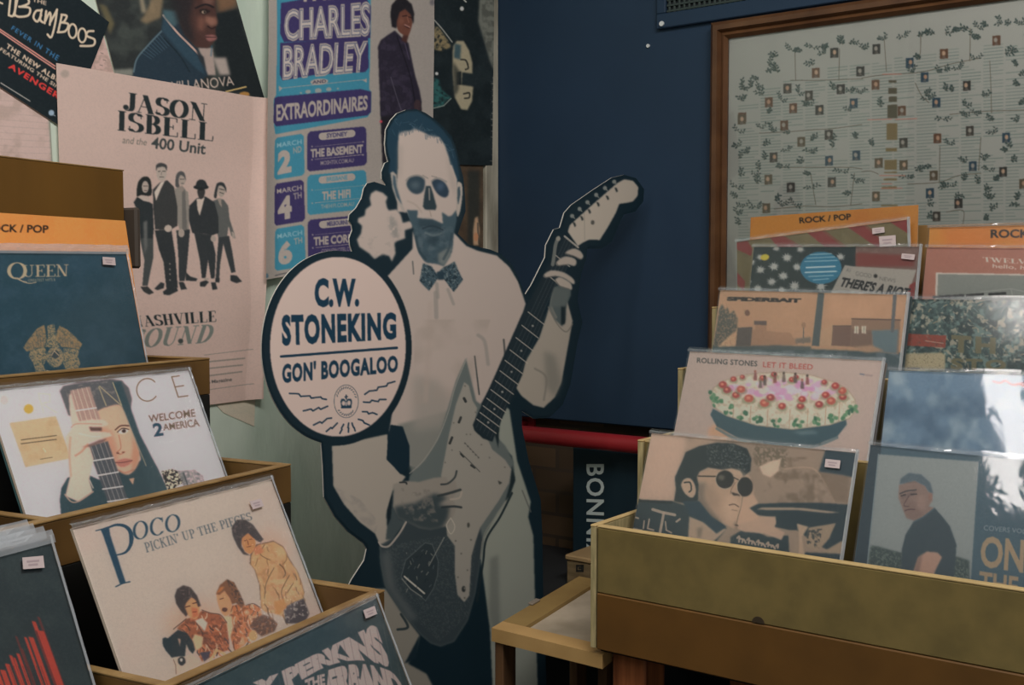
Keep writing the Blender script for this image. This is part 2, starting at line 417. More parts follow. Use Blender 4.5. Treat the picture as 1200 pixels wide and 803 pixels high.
def sheet(name, mw, w, h, art, k, mats, parent=None, thick=.0035, dens=1.3, quad=None, bend=None, trace=None, umax=1., vmax=1.):
    """a printed sheet: x 0..w, y 0..-h, front at z = 0. quad: local (x, y) of TL, TR, BR, BL where the sheet is not a true rectangle.
    umax/vmax: the share of it that is not behind other things (a coarser grid beyond)"""
    loc = quad or [(0, 0), (w, 0), (w, -h), (0, -h)]
    px = trace or [seen(mw @ Vector((x, y, 0))) for x, y in loc]
    H = homography([(0, 0), (1, 0), (1, 1), (0, 1)], px); G = homography([(0, 0), (1, 0), (1, 1), (0, 1)], loc)
    ln = lambda a, b: math.hypot(px[a][0] - px[b][0], px[a][1] - px[b][1])
    nu = int(max(ln(0, 1), ln(2, 3)) * dens * umax); nv = int(max(ln(0, 3), ln(1, 2)) * dens * vmax)
    U = np.linspace(0, umax, nu + 1); V = np.linspace(0, vmax, nv + 1)
    if umax < 1: U = np.r_[U, np.linspace(umax, 1, 6)[1:]]
    if vmax < 1: V = np.r_[V, np.linspace(vmax, 1, 6)[1:]]
    nu, nv = len(U) - 1, len(V) - 1
    uu, vv = np.meshgrid(U, V); uv = np.c_[uu.ravel(), vv.ravel()]
    q = np.c_[uv, np.ones(len(uv))] @ G.T; xy = q[:, :2] / q[:, 2:]
    z = bend(uv[:, 0], uv[:, 1]) if bend else np.zeros(len(uv))
    co = np.c_[xy, z]; n = len(co)
    i = (np.arange(nv)[:, None] * (nu + 1) + np.arange(nu)[None]).ravel()
    fr = np.c_[i, i + nu + 1, i + nu + 2, i + 1]
    # back and rim: the border ring copied behind
    ring = np.r_[np.arange(nu + 1), np.arange(1, nv + 1) * (nu + 1) + nu, (nv * (nu + 1) + np.arange(nu - 1, -1, -1)), np.arange(nv - 1, 0, -1) * (nu + 1)]
    m = len(ring); rim = co[ring]; bk = rim.copy(); bk[:, 2] -= thick
    CO = np.r_[co, rim, bk]
    a = n + np.arange(m); b = n + m + np.arange(m); rf = np.c_[a, np.roll(a, -1), np.roll(b, -1), b]
    me = bpy.data.meshes.new(name)
    faces = fr.tolist() + rf.tolist() + ([b[::-1].tolist()] if bend is None else [])
    me.from_pydata(CO.tolist(), [], faces)
    for mm in mats: me.materials.append(mm)
    mi = np.zeros(len(me.polygons), np.int32); mi[len(fr):] = 1; me.polygons.foreach_set('material_index', mi)
    sm = np.zeros(len(me.polygons), bool); sm[:len(fr)] = bend is not None; me.polygons.foreach_set('use_smooth', sm)
    me.update()
    ink(me, art, H, np.r_[uv, uv[ring], uv[ring]], k)
    o = bpy.data.objects.new(name, me); COL.objects.link(o); o.matrix_world = mw
    if parent: o.parent = parent; o.matrix_parent_inverse = parent.matrix_world.inverted()
    return o


def frame_of(o, u, up):
    n = u.cross(up).normalized(); m = Matrix.Identity(4)
    for i, v in enumerate((u, up, n)):
        for j in range(3): m[j][i] = v[j]
    for j in range(3): m[j][3] = o[j]
    return m


def pose(x, y, depth, yaw, lean, roll):
    """a leaning card whose top-left corner lies in the direction (x, y) at that depth"""
    yaw, lean, roll = D2R(yaw), D2R(lean), D2R(roll)
    u = Vector((math.sin(yaw), math.cos(yaw), 0)); n = Vector((math.cos(yaw), -math.sin(yaw), 0))
    d = n * math.sin(lean) - Z * math.cos(lean)
    return frame_of(CAM + sight(x, y) * depth, u * math.cos(roll) - d * math.sin(roll), -(u * math.sin(roll) + d * math.cos(roll)))

# ---------------------------------------------------------------- the room
def wallpt(c, u, n, s, off, z): return c + u * s + n * off + Z * z


mb = MB(); mb.box(CORNER - UL * 3.4 - NL * .12, UL * 3.43, NL * .12, Z * 2.9)
tag(mb.build('wall_left', mat('white_plaster', (150, 160, 148), .7, .42, .3, ((122, 138, 124), 5, (1, 1, .35), .42, .75), (14, .35, .02))), kind='structure')
mb = MB(); mb.box(CORNER - NB * .0 - NB * .17 - UB * .15, UB * 2.4, NB * .12, Z * 2.9)
m = mat('dark_brick', (62, 48, 38), .85, .42, .2)
nt = m.node_tree; tc = nt.nodes.new('ShaderNodeTexCoord'); mp = nt.nodes.new('ShaderNodeMapping'); br = nt.nodes.new('ShaderNodeTexBrick')
mp.inputs['Rotation'].default_value = (math.pi / 2, 0, 0)
nt.links.new(tc.outputs['Object'], mp.inputs[0]); nt.links.new(mp.outputs[0], br.inputs[0])
br.inputs['Color1'].default_value = (.12, .075, .042, 1); br.inputs['Color2'].default_value = (.075, .05, .03, 1); br.inputs['Mortar'].default_value = (.07, .05, .035, 1)
br.inputs['Scale'].default_value = 4.5; nt.links.new(br.outputs[0], nt.nodes['Principled BSDF'].inputs['Base Color'])
tag(mb.build('wall_right', m), kind='structure')
mb = MB(); mb.box(CORNER + UB * .004 - NB * .05 + Z * 1.019, UB * 2.1, NB * .05, Z * 1.75, .003)
tag(mb.build('wall_right_board', mat('navy_paint', (25, 40, 56), .55, .42, .3, ((22, 36, 50), 3, (1, 1, 1), .3, .7))), kind='structure')
mb = MB(); mb.box((-2.6, -1.6, -.06), (5.2, 0, 0), (0, 5, 0), (0, 0, .06))
tag(mb.build('floor', mat('floor_boards', (70, 58, 48), .5, .5, .4, ((50, 40, 34), 4, (1, 8, 1), .3, .7))), kind='structure')
mb = MB(); mb.box(CORNER - UL * .052 + NL * .001, UL * .05, NL * .012, Z * 2.8, .002)
tag(mb.build('trim_1', mat('worn_trim', (142, 138, 124), .6, .45, .3, ((88, 84, 72), 18, (1, 1, .2), .45, .7))), kind='structure')
mb = MB(); mb.box(CORNER - UL * .17 + NL * .001, UL * .11, NL * .007, Z * 2.8, .002)
tag(mb.build('trim_2', mat('brown_trim', (58, 48, 38), .5, .45, .3, ((38, 34, 28), 12, (1, 1, .2), .3, .7))), kind='structure')

# red rail, dark ledge, crate and lettered board under the navy board
o = MB(); p = CORNER + NB * .12 + Z * .998
o.tube(p + UB * .03, p + UB * 1.25, .019, 28)
rail = tag(o.build('rail', mat('red_enamel', (100, 20, 24), .35, .36, .5)), 'red tubular rail under the navy wall board', 'rail')
for s_ in (.06, 1.2):
    b = MB(); b.tube(p + UB * s_, p + UB * s_ - NB * .17, .011, 14); b.tube(p + UB * s_ - NB * .163, p + UB * s_ - NB * .17, .03, 20)
    b.build('bracket', mat('red_enamel', (100, 20, 24)), rail)
led = empty('ledge_cabinet', CORNER + UB * .5 + NB * .15)
dk = mat('dark_ledge', (30, 31, 32), .6, .45, .3)
b = MB(); b.box(CORNER + UB * .03 - NB * .045 + Z * .67, UB * 1.2, NB * .38, Z * .03, .003); b.build('top_board', dk, None).parent = led
b = MB()
for s_ in (.03, .62, 1.205): b.box(CORNER + UB * s_ - NB * .045, UB * .025, NB * .36, Z * .67, .002)
b.box(CORNER + UB * .055 - NB * .045, UB * 1.15, NB * .012, Z * .67, .002)
b.build('carcass', dk, None).parent = led
for ch in led.children: ch.matrix_parent_inverse = Matrix.Translation(-led.location)
tag(led, 'dark ledge cabinet along the brick wall under the red rail', 'cabinet')

pb = lambda x, y, off: meet(x, y, CORNER + NB * off, NB)
q = pb(671, 600, .075); sB = (q - CORNER).dot(UB)
brd = MB(); brd.box(CORNER + UB * sB + NB * .035 + Z * .7004, UB * .42, NB * .04, Z * .27, .002)
brd = tag(brd.build('record_box', mat('box_navy', (14, 27, 34), .5, .36, .3)), 'dark navy box with white vertical capitals under the red rail', 'box')
tx = sans('BONNIZ', .02, 1.12).reshape(-1, 2); Q_ = ((708, 544), (708, 658), (687, 656), (687, 544)); vs = []
for u, v in tx:
    a_ = [Q_[0][i] * (1 - u) + Q_[1][i] * u for i in (0, 1)]; b_ = [Q_[3][i] * (1 - u) + Q_[2][i] * u for i in (0, 1)]
    vs.append(pb(a_[0] * (1 - v) + b_[0] * v, a_[1] * (1 - v) + b_[1] * v, .0756))
link('lettering', vs, [[i, i + 1, i + 2] for i in range(0, len(vs), 3)], mat('box_white', (140, 148, 146), .5, .40), brd)
q = pb(664, 677, .22); sC = (q - CORNER).dot(UB); zc_ = .7004
crt = MB()
crt.box(CORNER + UB * sC + NB * .10 + Z * zc_, UB * .17, NB * .12, Z * .05, .002)
crt = tag(crt.build('wooden_crate', mat('crate_wood', (92, 78, 56), .6, .36, .3, ((70, 58, 40), 14, (1, 1, 5), .3, .7))), 'small wooden crate with dark stencil beside the lettered navy box', 'crate')
b = MB(); b.box(CORNER + UB * (sC - .003) + NB * .097 + Z * (zc_ + .0505), UB * .176, NB * .127, Z * .012, .003); b.build('lid', mat('crate_lid', (112, 92, 64), .6, .36, .3), crt)
b = MB()
for (x0, y0, x1, y1) in ((675, 662, 684, 664.5), (675, 668, 684, 670.5), (675, 662, 677, 670), (681, 662, 684, 670), (678, 665, 681, 667)):
    pp = [pb(x, y, .2206) for x, y in ((x0, y0), (x1, y0), (x1, y1), (x0, y1))]; b.add(pp, [[3, 2, 1, 0]])
b.build('stencil', mat('stencil_ink', (28, 28, 26), .7, .4), crt)

vent = empty('vent_grille', CORNER + UB * .55 + Z * 1.98)
pv = lambda x, y, off=.004: meet(x, y, CORNER + NB * off, NB)
def keep(o, par):
    o.parent = par; o.matrix_parent_inverse = Matrix.Translation(-par.location); return o
def wall_s(p): return (p - CORNER).dot(UB)
s0, z0 = wall_s(pv(771, 35)), pv(771, 35).z; s1 = s0 + .52
fb = MB(); fw = .032
nav = mat('navy_paint', (25, 40, 56))
for (a, bb, c, d) in ((s0, s1, z0, z0 + fw), (s0, s1, z0 + .26, z0 + .26 + fw), (s0, s0 + .022, z0 + fw, z0 + .26), (s1 - .022, s1, z0 + fw, z0 + .26)):
    fb.box(CORNER + UB * a + NB * .0005 + Z * c, UB * (bb - a), NB * .012, Z * (d - c), .002)
keep(fb.build('grille_frame', nav), vent)
mm = MB(); g = .012
mm.box(CORNER + UB * (s0 + .02) + NB * .0005 + Z * (z0 + .03), UB * (s1 - s0 - .04), NB * .001, Z * .232, .0002)
n_ = int((s1 - s0 - .05) / g)
for i in range(n_): mm.box(CORNER + UB * (s0 + .026 + i * g) + NB * .002 + Z * (z0 + .032), UB * .005, NB * .004, Z * .228, .0008, 1)
for i in range(int(.23 / g)): mm.box(CORNER + UB * (s0 + .022) + NB * .003 + Z * (z0 + .034 + i * g), UB * (s1 - s0 - .044), NB * .004, Z * .005, .0008, 1)
keep(mm.build('grille_mesh', [mat('grille_dark', (16, 20, 22), .6, .4), mat('grille_wire', (34, 42, 40), .5, .4, .4)]), vent)
for (x, y) in ((776, 28),):
    q = pv(x, y, .012); b = MB(); b.tube(q, q + NB * .004, .0055, 14); keep(b.build('screw', mat('screw_white', (150, 152, 150), .4, .4)), vent)
tag(vent, 'dark mesh vent in a navy frame high on the blue wall', 'vent')
q = pv(760, 54, 0); b = MB(); b.tube(q, q + NB * .004, .004, 12)
tag(b.build('wall_pin', mat('screw_white', (150, 152, 150))), 'tiny white pin in navy board beside the vent', 'pin')

# ---------------------------------------------------------------- wooden racks
class Rack:
    def __init__(s, o, yaw):
        s.o = Vector(o); s.u = Vector((math.sin(D2R(yaw)), math.cos(D2R(yaw)), 0)); s.n = Vector((s.u.y, -s.u.x, 0))
    def p(s, a, t, z): return s.o + s.u * a - s.n * t + Z * z
    def box(s, mb, a0, a1, t0, t1, z0, z1, bev=.0015, mi=0): mb.box(s.p(a0, t0, z0), s.u * (a1 - a0), -s.n * (t1 - t0), Z * (z1 - z0), bev, mi)


wood_l = mat('stained_ply', (84, 62, 32), .5, .45, .35, ((60, 42, 20), 9, (1, 1, 1), .3, .72), (40, .12, .002))
wood_end = mat('stained_edge', (112, 90, 56), .55, .45, .3, ((90, 68, 40), 30, (1, 1, 6), .35, .7))
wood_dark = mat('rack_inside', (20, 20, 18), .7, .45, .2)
L = Rack((-.440, 1.100, 0), 27)
rack = empty('stepped_record_rack', L.p(-.2, .05, 0)); tag(rack, 'brown wooden stepped record rack against the poster wall', 'record rack')
def part(par, name, mats, fn):
    b = MB(); fn(b); return keep(b.build(name, mats), par)
tiers = [(.205, 1.242, 1.068, .414, .40, .02), (.043, 1.106, .932, .389, .2, .015), (-.150, .976, .815, .322, .04, -.022), (-.330, .84, .688, .30, -.153, -.075)]
BL, BR = [], []
for i, (t, zt, zf, s1, tb, sd) in enumerate(tiers):
    def fr(b):
        L.box(b, -.8, s1 + .012, t, t + .012, zt - .052, zt - .003, .001, 0); L.box(b, -.8, s1 + .012, t - .0006, t + .0126, zt - .003, zt, .001, 1)
    part(rack, 'front_board', [wood_l, wood_end], fr)
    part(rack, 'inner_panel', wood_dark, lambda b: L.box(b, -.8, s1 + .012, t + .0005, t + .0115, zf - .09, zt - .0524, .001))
    def sp(b):
        L.box(b, s1, s1 + .012, t + .0128, tb, zf - .09, zt - .003, .001, 0); L.box(b, s1 - .0006, s1 + .0126, t + .0128, tb, zt - .003, zt, .001, 1)
    part(rack, 'side_board', [wood_l, wood_end], sp)
    def dv(b):
        L.box(b, sd, sd + .01, t + .0128, tb - .002, zf, zt - .006, .001, 0); L.box(b, sd - .0005, sd + .0105, t + .0128, tb - .002, zt - .006, zt - .003, .001, 1)
    part(rack, 'divider', [wood_l, wood_end], dv)
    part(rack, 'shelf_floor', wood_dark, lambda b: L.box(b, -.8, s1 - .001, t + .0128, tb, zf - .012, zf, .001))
part(rack, 'back_board', [mat('back_ply', (84, 58, 20), .5, .45, .35, ((58, 40, 15), 6, (1, 1, .25), .3, .72)), wood_end], lambda b: (L.box(b, -.8, .46, .401, .413, .9, 1.517, .001, 0), L.box(b, -.8, .461, .4005, .4135, 1.517, 1.519, .0005, 1)))
part(rack, 'base', wood_dark, lambda b: L.box(b, -.79, .295, -.31, .39, 0, .6, .004))
part(rack, 'riser', wood_dark, lambda b: (L.box(b, -.79, .28, -.12, .0, .6, .80, .002), L.box(b, -.79, .28, .07, .19, .6, .915, .002), L.box(b, -.79, .28, .23, .39, .6, 1.05, .002)))
b = MB(); L.box(b, .4625, .474, .38, .42, 1.37, 1.462, .004)
bb = keep(b.build('hinge_block', mat('hinge_dark', (52, 46, 40), .5, .45)), rack)

R_ = Rack((.124, 1.575, 0), 126)
mdf = mat('raw_fibreboard', (85, 73, 42), .65, .38, .25, ((74, 64, 37), 26, (1, 1, 1), .35, .7))
mdf_e = mat('fibreboard_edge', (144, 124, 86), .6, .40, .25, ((128, 110, 74), 20, (1, 1, 1), .35, .7))
ply = mat('pale_ply_side', (128, 116, 84), .6, .38, .25, ((104, 96, 68), 30, (8, 8, 1), .35, .7))
hard = mat('orange_hardboard', (71, 48, 20), .55, .37, .3, ((62, 42, 18), 14, (1, 1, 1), .35, .7))
rr = empty('record_bin', R_.p(.3, .2, 0)); tag(rr, 'stepped record bin with pale fibreboard front above orange brown hardboard', 'record bin')
def fr(b):
    R_.box(b, 0, .74, -.003, .0085, .9035, .998, .0015, 0); R_.box(b, 0, .74, -.0033, .0088, .998, 1.001, .001, 1)
front = part(rr, 'front_panel', [mdf, mdf_e], fr)
part(rr, 'lower_panel', hard, lambda b: R_.box(b, .0, .74, -.0045, .0085, .821, .903, .0015))
h = R_.p(.247, -.0036, .9045)
b = MB(); b.prism([h + R_.u * .0085 * math.cos(a) + Z * .0085 * math.sin(a) for a in np.linspace(0, math.pi, 14)], R_.n * .001)
nb_ = b.build('notch', mat('notch_dark', (40, 32, 22), .7, .4)); nb_.parent = front
rt_ = [(-.003, .132, 1.001, .821), (.132, .262, 1.108, .93), (.262, .385, 1.21, 1.008), (.385, .54, 1.307, 1.07)]
for (t0, t1, zt, zf) in rt_:
    def sb(b):
        R_.box(b, -.0115, -.0025, t0, t1 - .0005, zf - .05 if zf > .83 else zf, zt - .003, .001, 0); R_.box(b, -.0118, -.0022, t0 - .0004, t1 - .0005, zt - .003, zt, .001, 1)
    part(rr, 'side_board', [ply, mdf_e], sb)
    part(rr, 'side_board', [ply, mdf_e], lambda b: (R_.box(b, .7405, .7505, t0, t1 - .0005, zf - .05 if zf > .83 else zf, zt - .003, .001, 0), R_.box(b, .7402, .7508, t0 - .0004, t1 - .0005, zt - .003, zt, .001, 1)))
for (t, zt, zf) in ((.137, 1.107, .85), (.27, 1.209, .93), (.39, 1.306, 1.02)):
    part(rr, 'step_board', [mdf, mdf_e], lambda b: (R_.box(b, -.0018, .74, t, t + .008, zf - .02, zt - .003, .001, 0), R_.box(b, -.0018, .74, t - .0003, t + .0083, zt - .003, zt, .001, 1)))
for (t0, t1, zf) in ((.009, .1365, .8245), (.1455, .2695, .938), (.2785, .3895, 1.018), (.3985, .541, 1.083)):
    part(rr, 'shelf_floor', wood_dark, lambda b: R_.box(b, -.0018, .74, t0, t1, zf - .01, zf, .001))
part(rr, 'back_board', [mat('bin_back', (88, 66, 36), .6, .36), mdf_e], lambda b: (R_.box(b, -.0115, .283, .5415, .5535, .82, 1.36, .001, 0), R_.box(b, .2835, .74, .5415, .5535, .82, 1.443, .001, 0)))
post = mat('red_pine_post', (112, 66, 38), .5, .40, .35, ((74, 40, 22), 16, (6, 6, .4), .35, .7))
for (a, t) in ((.012, .02), (.60, .02), (.012, .42), (.60, .42)):
    part(rr, 'leg', post, lambda b: R_.box(b, a, a + .055, t, t + .06, 0, .8195, .003))

# low table whose framed top reaches out under the bin
tb = empty('framed_table', (.08, 1.75, 0)); tag(tb, 'low wooden table with framed pale top beside the record bin', 'table')
ZT = .812
def tp(x, y, z=ZT):
    r = sight(x, y); return CAM + r * ((z - CAM.z) / r.z)
A = tp(576, 736); Bp = tp(676, 677); Cc = tp(720, 771)
eu = (Cc - A).normalized(); ev = (Bp - A).normalized()
pine = mat('pale_pine', (146, 118, 76), .5, .44, .35, ((118, 92, 54), 7, (1, 1, 1), .3, .75))
pine2 = mat('pine_rail', (112, 92, 54), .5, .44, .35, ((94, 74, 42), 9, (1, 1, 1), .3, .75))
topw = mat('worn_white_top', (134, 124, 108), .55, .42, .3, ((118, 108, 92), 18, (1, 1, 1), .35, .7))
wl = .045
def rail_pts(a0, a1, b0, b1): return [A + eu * a + ev * b for a, b in ((a0, b0), (a1, b0), (a1, b1), (a0, b1))]
LN = .34
part(tb, 'front_rail', pine, lambda b: b.prism(rail_pts(0, .205, 0, wl * .85)[::-1], -Z * .021))
part(tb, 'side_rail', pine2, lambda b: b.prism(rail_pts(0, wl, wl * .85 + .0006, LN - wl)[::-1], -Z * .021))
part(tb, 'back_rail', pine2, lambda b: b.prism(rail_pts(0, .25, LN - wl + .0006, LN)[::-1], -Z * .021))
part(tb, 'inset_top', topw, lambda b: b.prism([q - Z * .006 for q in (A + eu * (wl + .0005) + ev * (wl * .85 + .001), A + eu * (wl + .0005) + ev * (LN - wl), A + eu * .26 + ev * (LN - wl), A + eu * .203 + ev * (wl * .85 + .001))], -Z * .010))
lg = mat('table_leg', (78, 56, 36), .5, .42, .3, ((50, 36, 26), 10, (5, 5, .4), .35, .7))
for (a, c) in ((.004, .004), (.16, .08), (.004, LN - .05), (.15, LN - .05)):
    part(tb, 'leg', [lg], lambda b: b.box(A + eu * a + ev * c - Z * .0215, eu * .016, ev * .045, -Z * (ZT - .0215)))
part(tb, 'hook', mat('hook_grey', (96, 88, 78), .5, .45), lambda b: b.box(A + ev * .135 - eu * .004 - Z * .0, eu * .01, ev * .03, Z * .004))

# ---------------------------------------------------------------- records and cards
paper_back = mat('card_back', (150, 138, 124), .7, .45, .2)
cover_m = print_mat('printed_cover', .42, .35)
film = film_mat('clear_sleeve')
film_gloss = film_mat('shrink_wrap', .045, .045, 8, .11, .05)
lip_m = film_mat('sleeve_lip', .16, .2, 30, .6, .34)
edge_m = film_mat('sleeve_weld', .16, .2, 30, .6, .45)
rim_m = film_mat('sleeve_rim', .12, .15, 30, .6, .17)
sticker_m = [mat('price_sticker', (168, 154, 152), .5, .6), mat('sticker_print', (146, 130, 132), .6, .6)]


def wm(o): return (wm(o.parent) @ o.matrix_parent_inverse if o.parent else Matrix.Identity(4)) @ o.matrix_basis
def under(o, par): o.parent = par; o.matrix_parent_inverse = wm(par).inverted(); return o


def art_box(mw, w, h, m=14):
    P = [seen(mw @ Vector((x, y, 0))) for x, y in ((0, 0), (w, 0), (w, -h), (0, -h))]
    xs = [p[0] for p in P]; ys = [p[1] for p in P]
    return (max(min(xs) - m, -430), max(min(ys) - m, -60), min(max(xs) + m, 1420), min(max(ys) + m, 1240))


def on(mw, x, y, dz=0.):
    """the point of a card's face the reference shows at (x, y), in the card's own coordinates"""
    n = mw.to_3x3() @ Z; q = meet(x, y, mw.translation + n * dz, n); return mw.inverted() @ q


def sticker(par, mw, quad, dz=.0032, name='price_sticker'):
    q = [on(mw, x, y, dz) for x, y in quad]
    b = MB(); b.prism([v for v in q][::-1], (0, 0, .0004))
    e1, e2 = q[1] - q[0], q[3] - q[0]
    for (u, v, l) in ((.18, .3, .6), (.25, .6, .45)):
        a = q[0] + e1 * u + e2 * v + Vector((0, 0, .0006)); b.add([a, a + e2 * .16, a + e1 * l + e2 * .16, a + e1 * l], [[0, 1, 2, 3]], 1)
    o = b.build(name, sticker_m, None, mw); return under(o, par)


def film_sheet(par, mw, w, h, m=film, dz=.0024, top=.007, side=.0015, name='clear_sleeve', bulge=.0012):
    n = 12; vs = []; fs = []
    for j in range(n + 1):
        for i in range(n + 1):
            u, v = i / n, j / n; vs.append((-side + u * (w + 2 * side), top - v * (h + top), dz + bulge * math.sin(math.pi * u) * math.sin(math.pi * v)))
    for j in range(n):
        for i in range(n): a = j * (n + 1) + i; fs.append([a, a + n + 1, a + n + 2, a + 1])
    o = link(name, vs, fs, m, None, None, mw); o.data.polygons.foreach_set('use_smooth', [True] * len(fs)); return under(o, par)


def lip(par, mw, w, top=.009, x0=0., drop=.004, m=None):
    vs = []; fs = []; n = 30; rs = random.Random(int(w * 1e5) + len(par.name))
    for i in range(n + 1):
        x = -.003 + (w + .006) * i / n
        for y, z in ((-drop, .0029), (top * .35, .0034 + rs.uniform(-.0006, .0006)), (top, .0024 + rs.uniform(-.001, .001))): vs.append((x, y + (rs.uniform(-.0006, .0006) if y > 0 else 0), z))
    for i in range(n):
        for j in (0, 1): a = i * 3 + j; fs.append([a, a + 3, a + 4, a + 1])
    return under(link('sleeve_lip', vs, fs, m or lip_m, None, None, mw), par)


def side_lip(par, mw, w):
    """the welded right edge of a sleeve, slightly rolled and catching light"""
    vs = []; fs = []; n = 40; rs = random.Random(len(par.name) * 7 + int(mw.translation.x * 1e4))
    for i in range(n + 1):
        y = .004 - (w + .002) * i / n
        for x, z in ((w - .0022, .0030), (w + .0002 + rs.uniform(-.0003, .0003), .0036 + rs.uniform(-.0003, .0004)), (w + .0024, .0014)): vs.append((x, y, z))
    for i in range(n):
        for j in (0, 1): a = i * 3 + j; fs.append([a, a + 3, a + 4, a + 1])
    return under(link('sleeve_edge', vs, fs, edge_m, None, None, mw), par)


def record(label, mw, base, paint, k, w=.315, h=None, sleeve=True, group=None, umax=1., vmax=1., stickers=(), lipm=False, m=film, cat='record', name='vinyl_record', thick=.0035, dens=1.3):
    h = h or w
    art = Art(art_box(mw, w, h), base)
    if paint: paint(art)
    art.noise((20, 24, 26), 1.2, .4, .8, .045); art.noise((214, 204, 196), 1.8, .45, .85, .04)
    o = sheet(name, mw, w, h, art, k, [cover_m, paper_back], None, thick, dens, umax=umax, vmax=vmax)
    tag(o, label, cat, group or ('genre divider cards' if cat == 'divider card' else 'records in the stepped rack' if k == KL else 'records in the record bin'))
    if sleeve: film_sheet(o, mw, w, h, m)
    if lipm: lip(o, mw, w)
    elif sleeve: lip(o, mw, w, .0042, drop=.0006, m=rim_m)
    if sleeve: side_lip(o, mw, w)
    for s_ in stickers: sticker(o, mw, s_, .0042)
    return o


def plain(label, mw, dx, dy, dz, rgb, k, group, w=.315, sleeve=True):
    """one more record of the stack, all but its rim behind the cover in front of it"""
    q = mw @ Matrix.Translation((dx, dy, -dz))
    b = MB(); b.box((0, -w, -.0032), (w, 0, 0), (0, w, 0), (0, 0, .0032), .0008)
    o = b.build('vinyl_record', mat('plain_cover_%02x%02x%02x' % rgb, rgb, .5, k), None, q); tag(o, label, 'record', group or ('records in the stepped rack' if k == KL else 'records in the record bin'))
    if sleeve: film_sheet(o, q, w, w, film, .0014, .006, .003, bulge=.0)
    return o


KL, KR = .50, .56
BLK = (26, 32, 34)


# ---- left rack
def p_queen(a):
    z = zz(0, 280, 4.722); gold = (186, 164, 134); sh = (96, 96, 92)
    a.noise((48, 78, 94), 16, .35, .75, .6)
    a.text('Q', z((40, 132), (152, 132), (152, 222), (40, 222)), gold, 'serif', thick=.16)
    a.line(z((95, 215), (130, 238), (165, 246), (200, 240)), .9, gold, sm=True)
    a.text('UEEN', z((122, 147), (380, 143), (378, 206), (124, 210)), gold, 'serif', thick=.17, thin=.06)
    a.text('GREATEST HITS II', z((155, 222), (305, 218), (305, 234), (155, 238)), gold, bold=.01, al=.8)
    for P in (((245, 475), (205, 497), (160, 555), (128, 602), (150, 625), (200, 605), (243, 603), (258, 560), (250, 500)),
              ((330, 480), (370, 500), (420, 545), (455, 582), (440, 612), (385, 602), (340, 598), (308, 555), (315, 510))): a.poly(z(*P), (150, 126, 92), nz=(1.6, -.1, .55))
    for P in (((170, 615), (250, 600), (262, 660), (240, 700), (260, 745), (200, 745), (185, 690), (160, 650)), ((352, 605), (440, 612), (430, 650), (445, 690), (430, 720), (370, 735), (350, 690)),
              ((262, 480), (300, 470), (310, 540), (330, 600), (250, 600), (265, 545))): a.poly(z(*P), (158, 138, 104), nz=(1.1, .15, .6))
    a.ell(*z((305, 655))[0], 10, 12, (160, 140, 108), nz=(1.2, .1, .6)); a.ell(*z((305, 640))[0], 5, 4.5, (60, 70, 74)); a.line(z((285, 645), (300, 620), (325, 645)), 1, gold)
    for i in range(7): a.line(z((150 + i * 14, 600 - i * 14), (165 + i * 13, 612 - i * 3)), .7, sh, .8)
    for i in range(7): a.line(z((330 + i * 15, 520 + i * 10), (335 + i * 14, 590 + i * 2)), .7, sh, .8)
    a.line(z((260, 730), (310, 745), (390, 725)), 1.4, gold)


mq = pose(-100, 292.5, 1.274, 27.7, 11.9, .9)
o = record('dark teal LP with gilt serif title and gilt crest in the upper left tier', mq, (31, 66, 79), p_queen, KL, lipm=True, vmax=.56, stickers=[zz(0, 280, 4.722)((567, 100), (635, 104), (640, 147), (570, 142))])


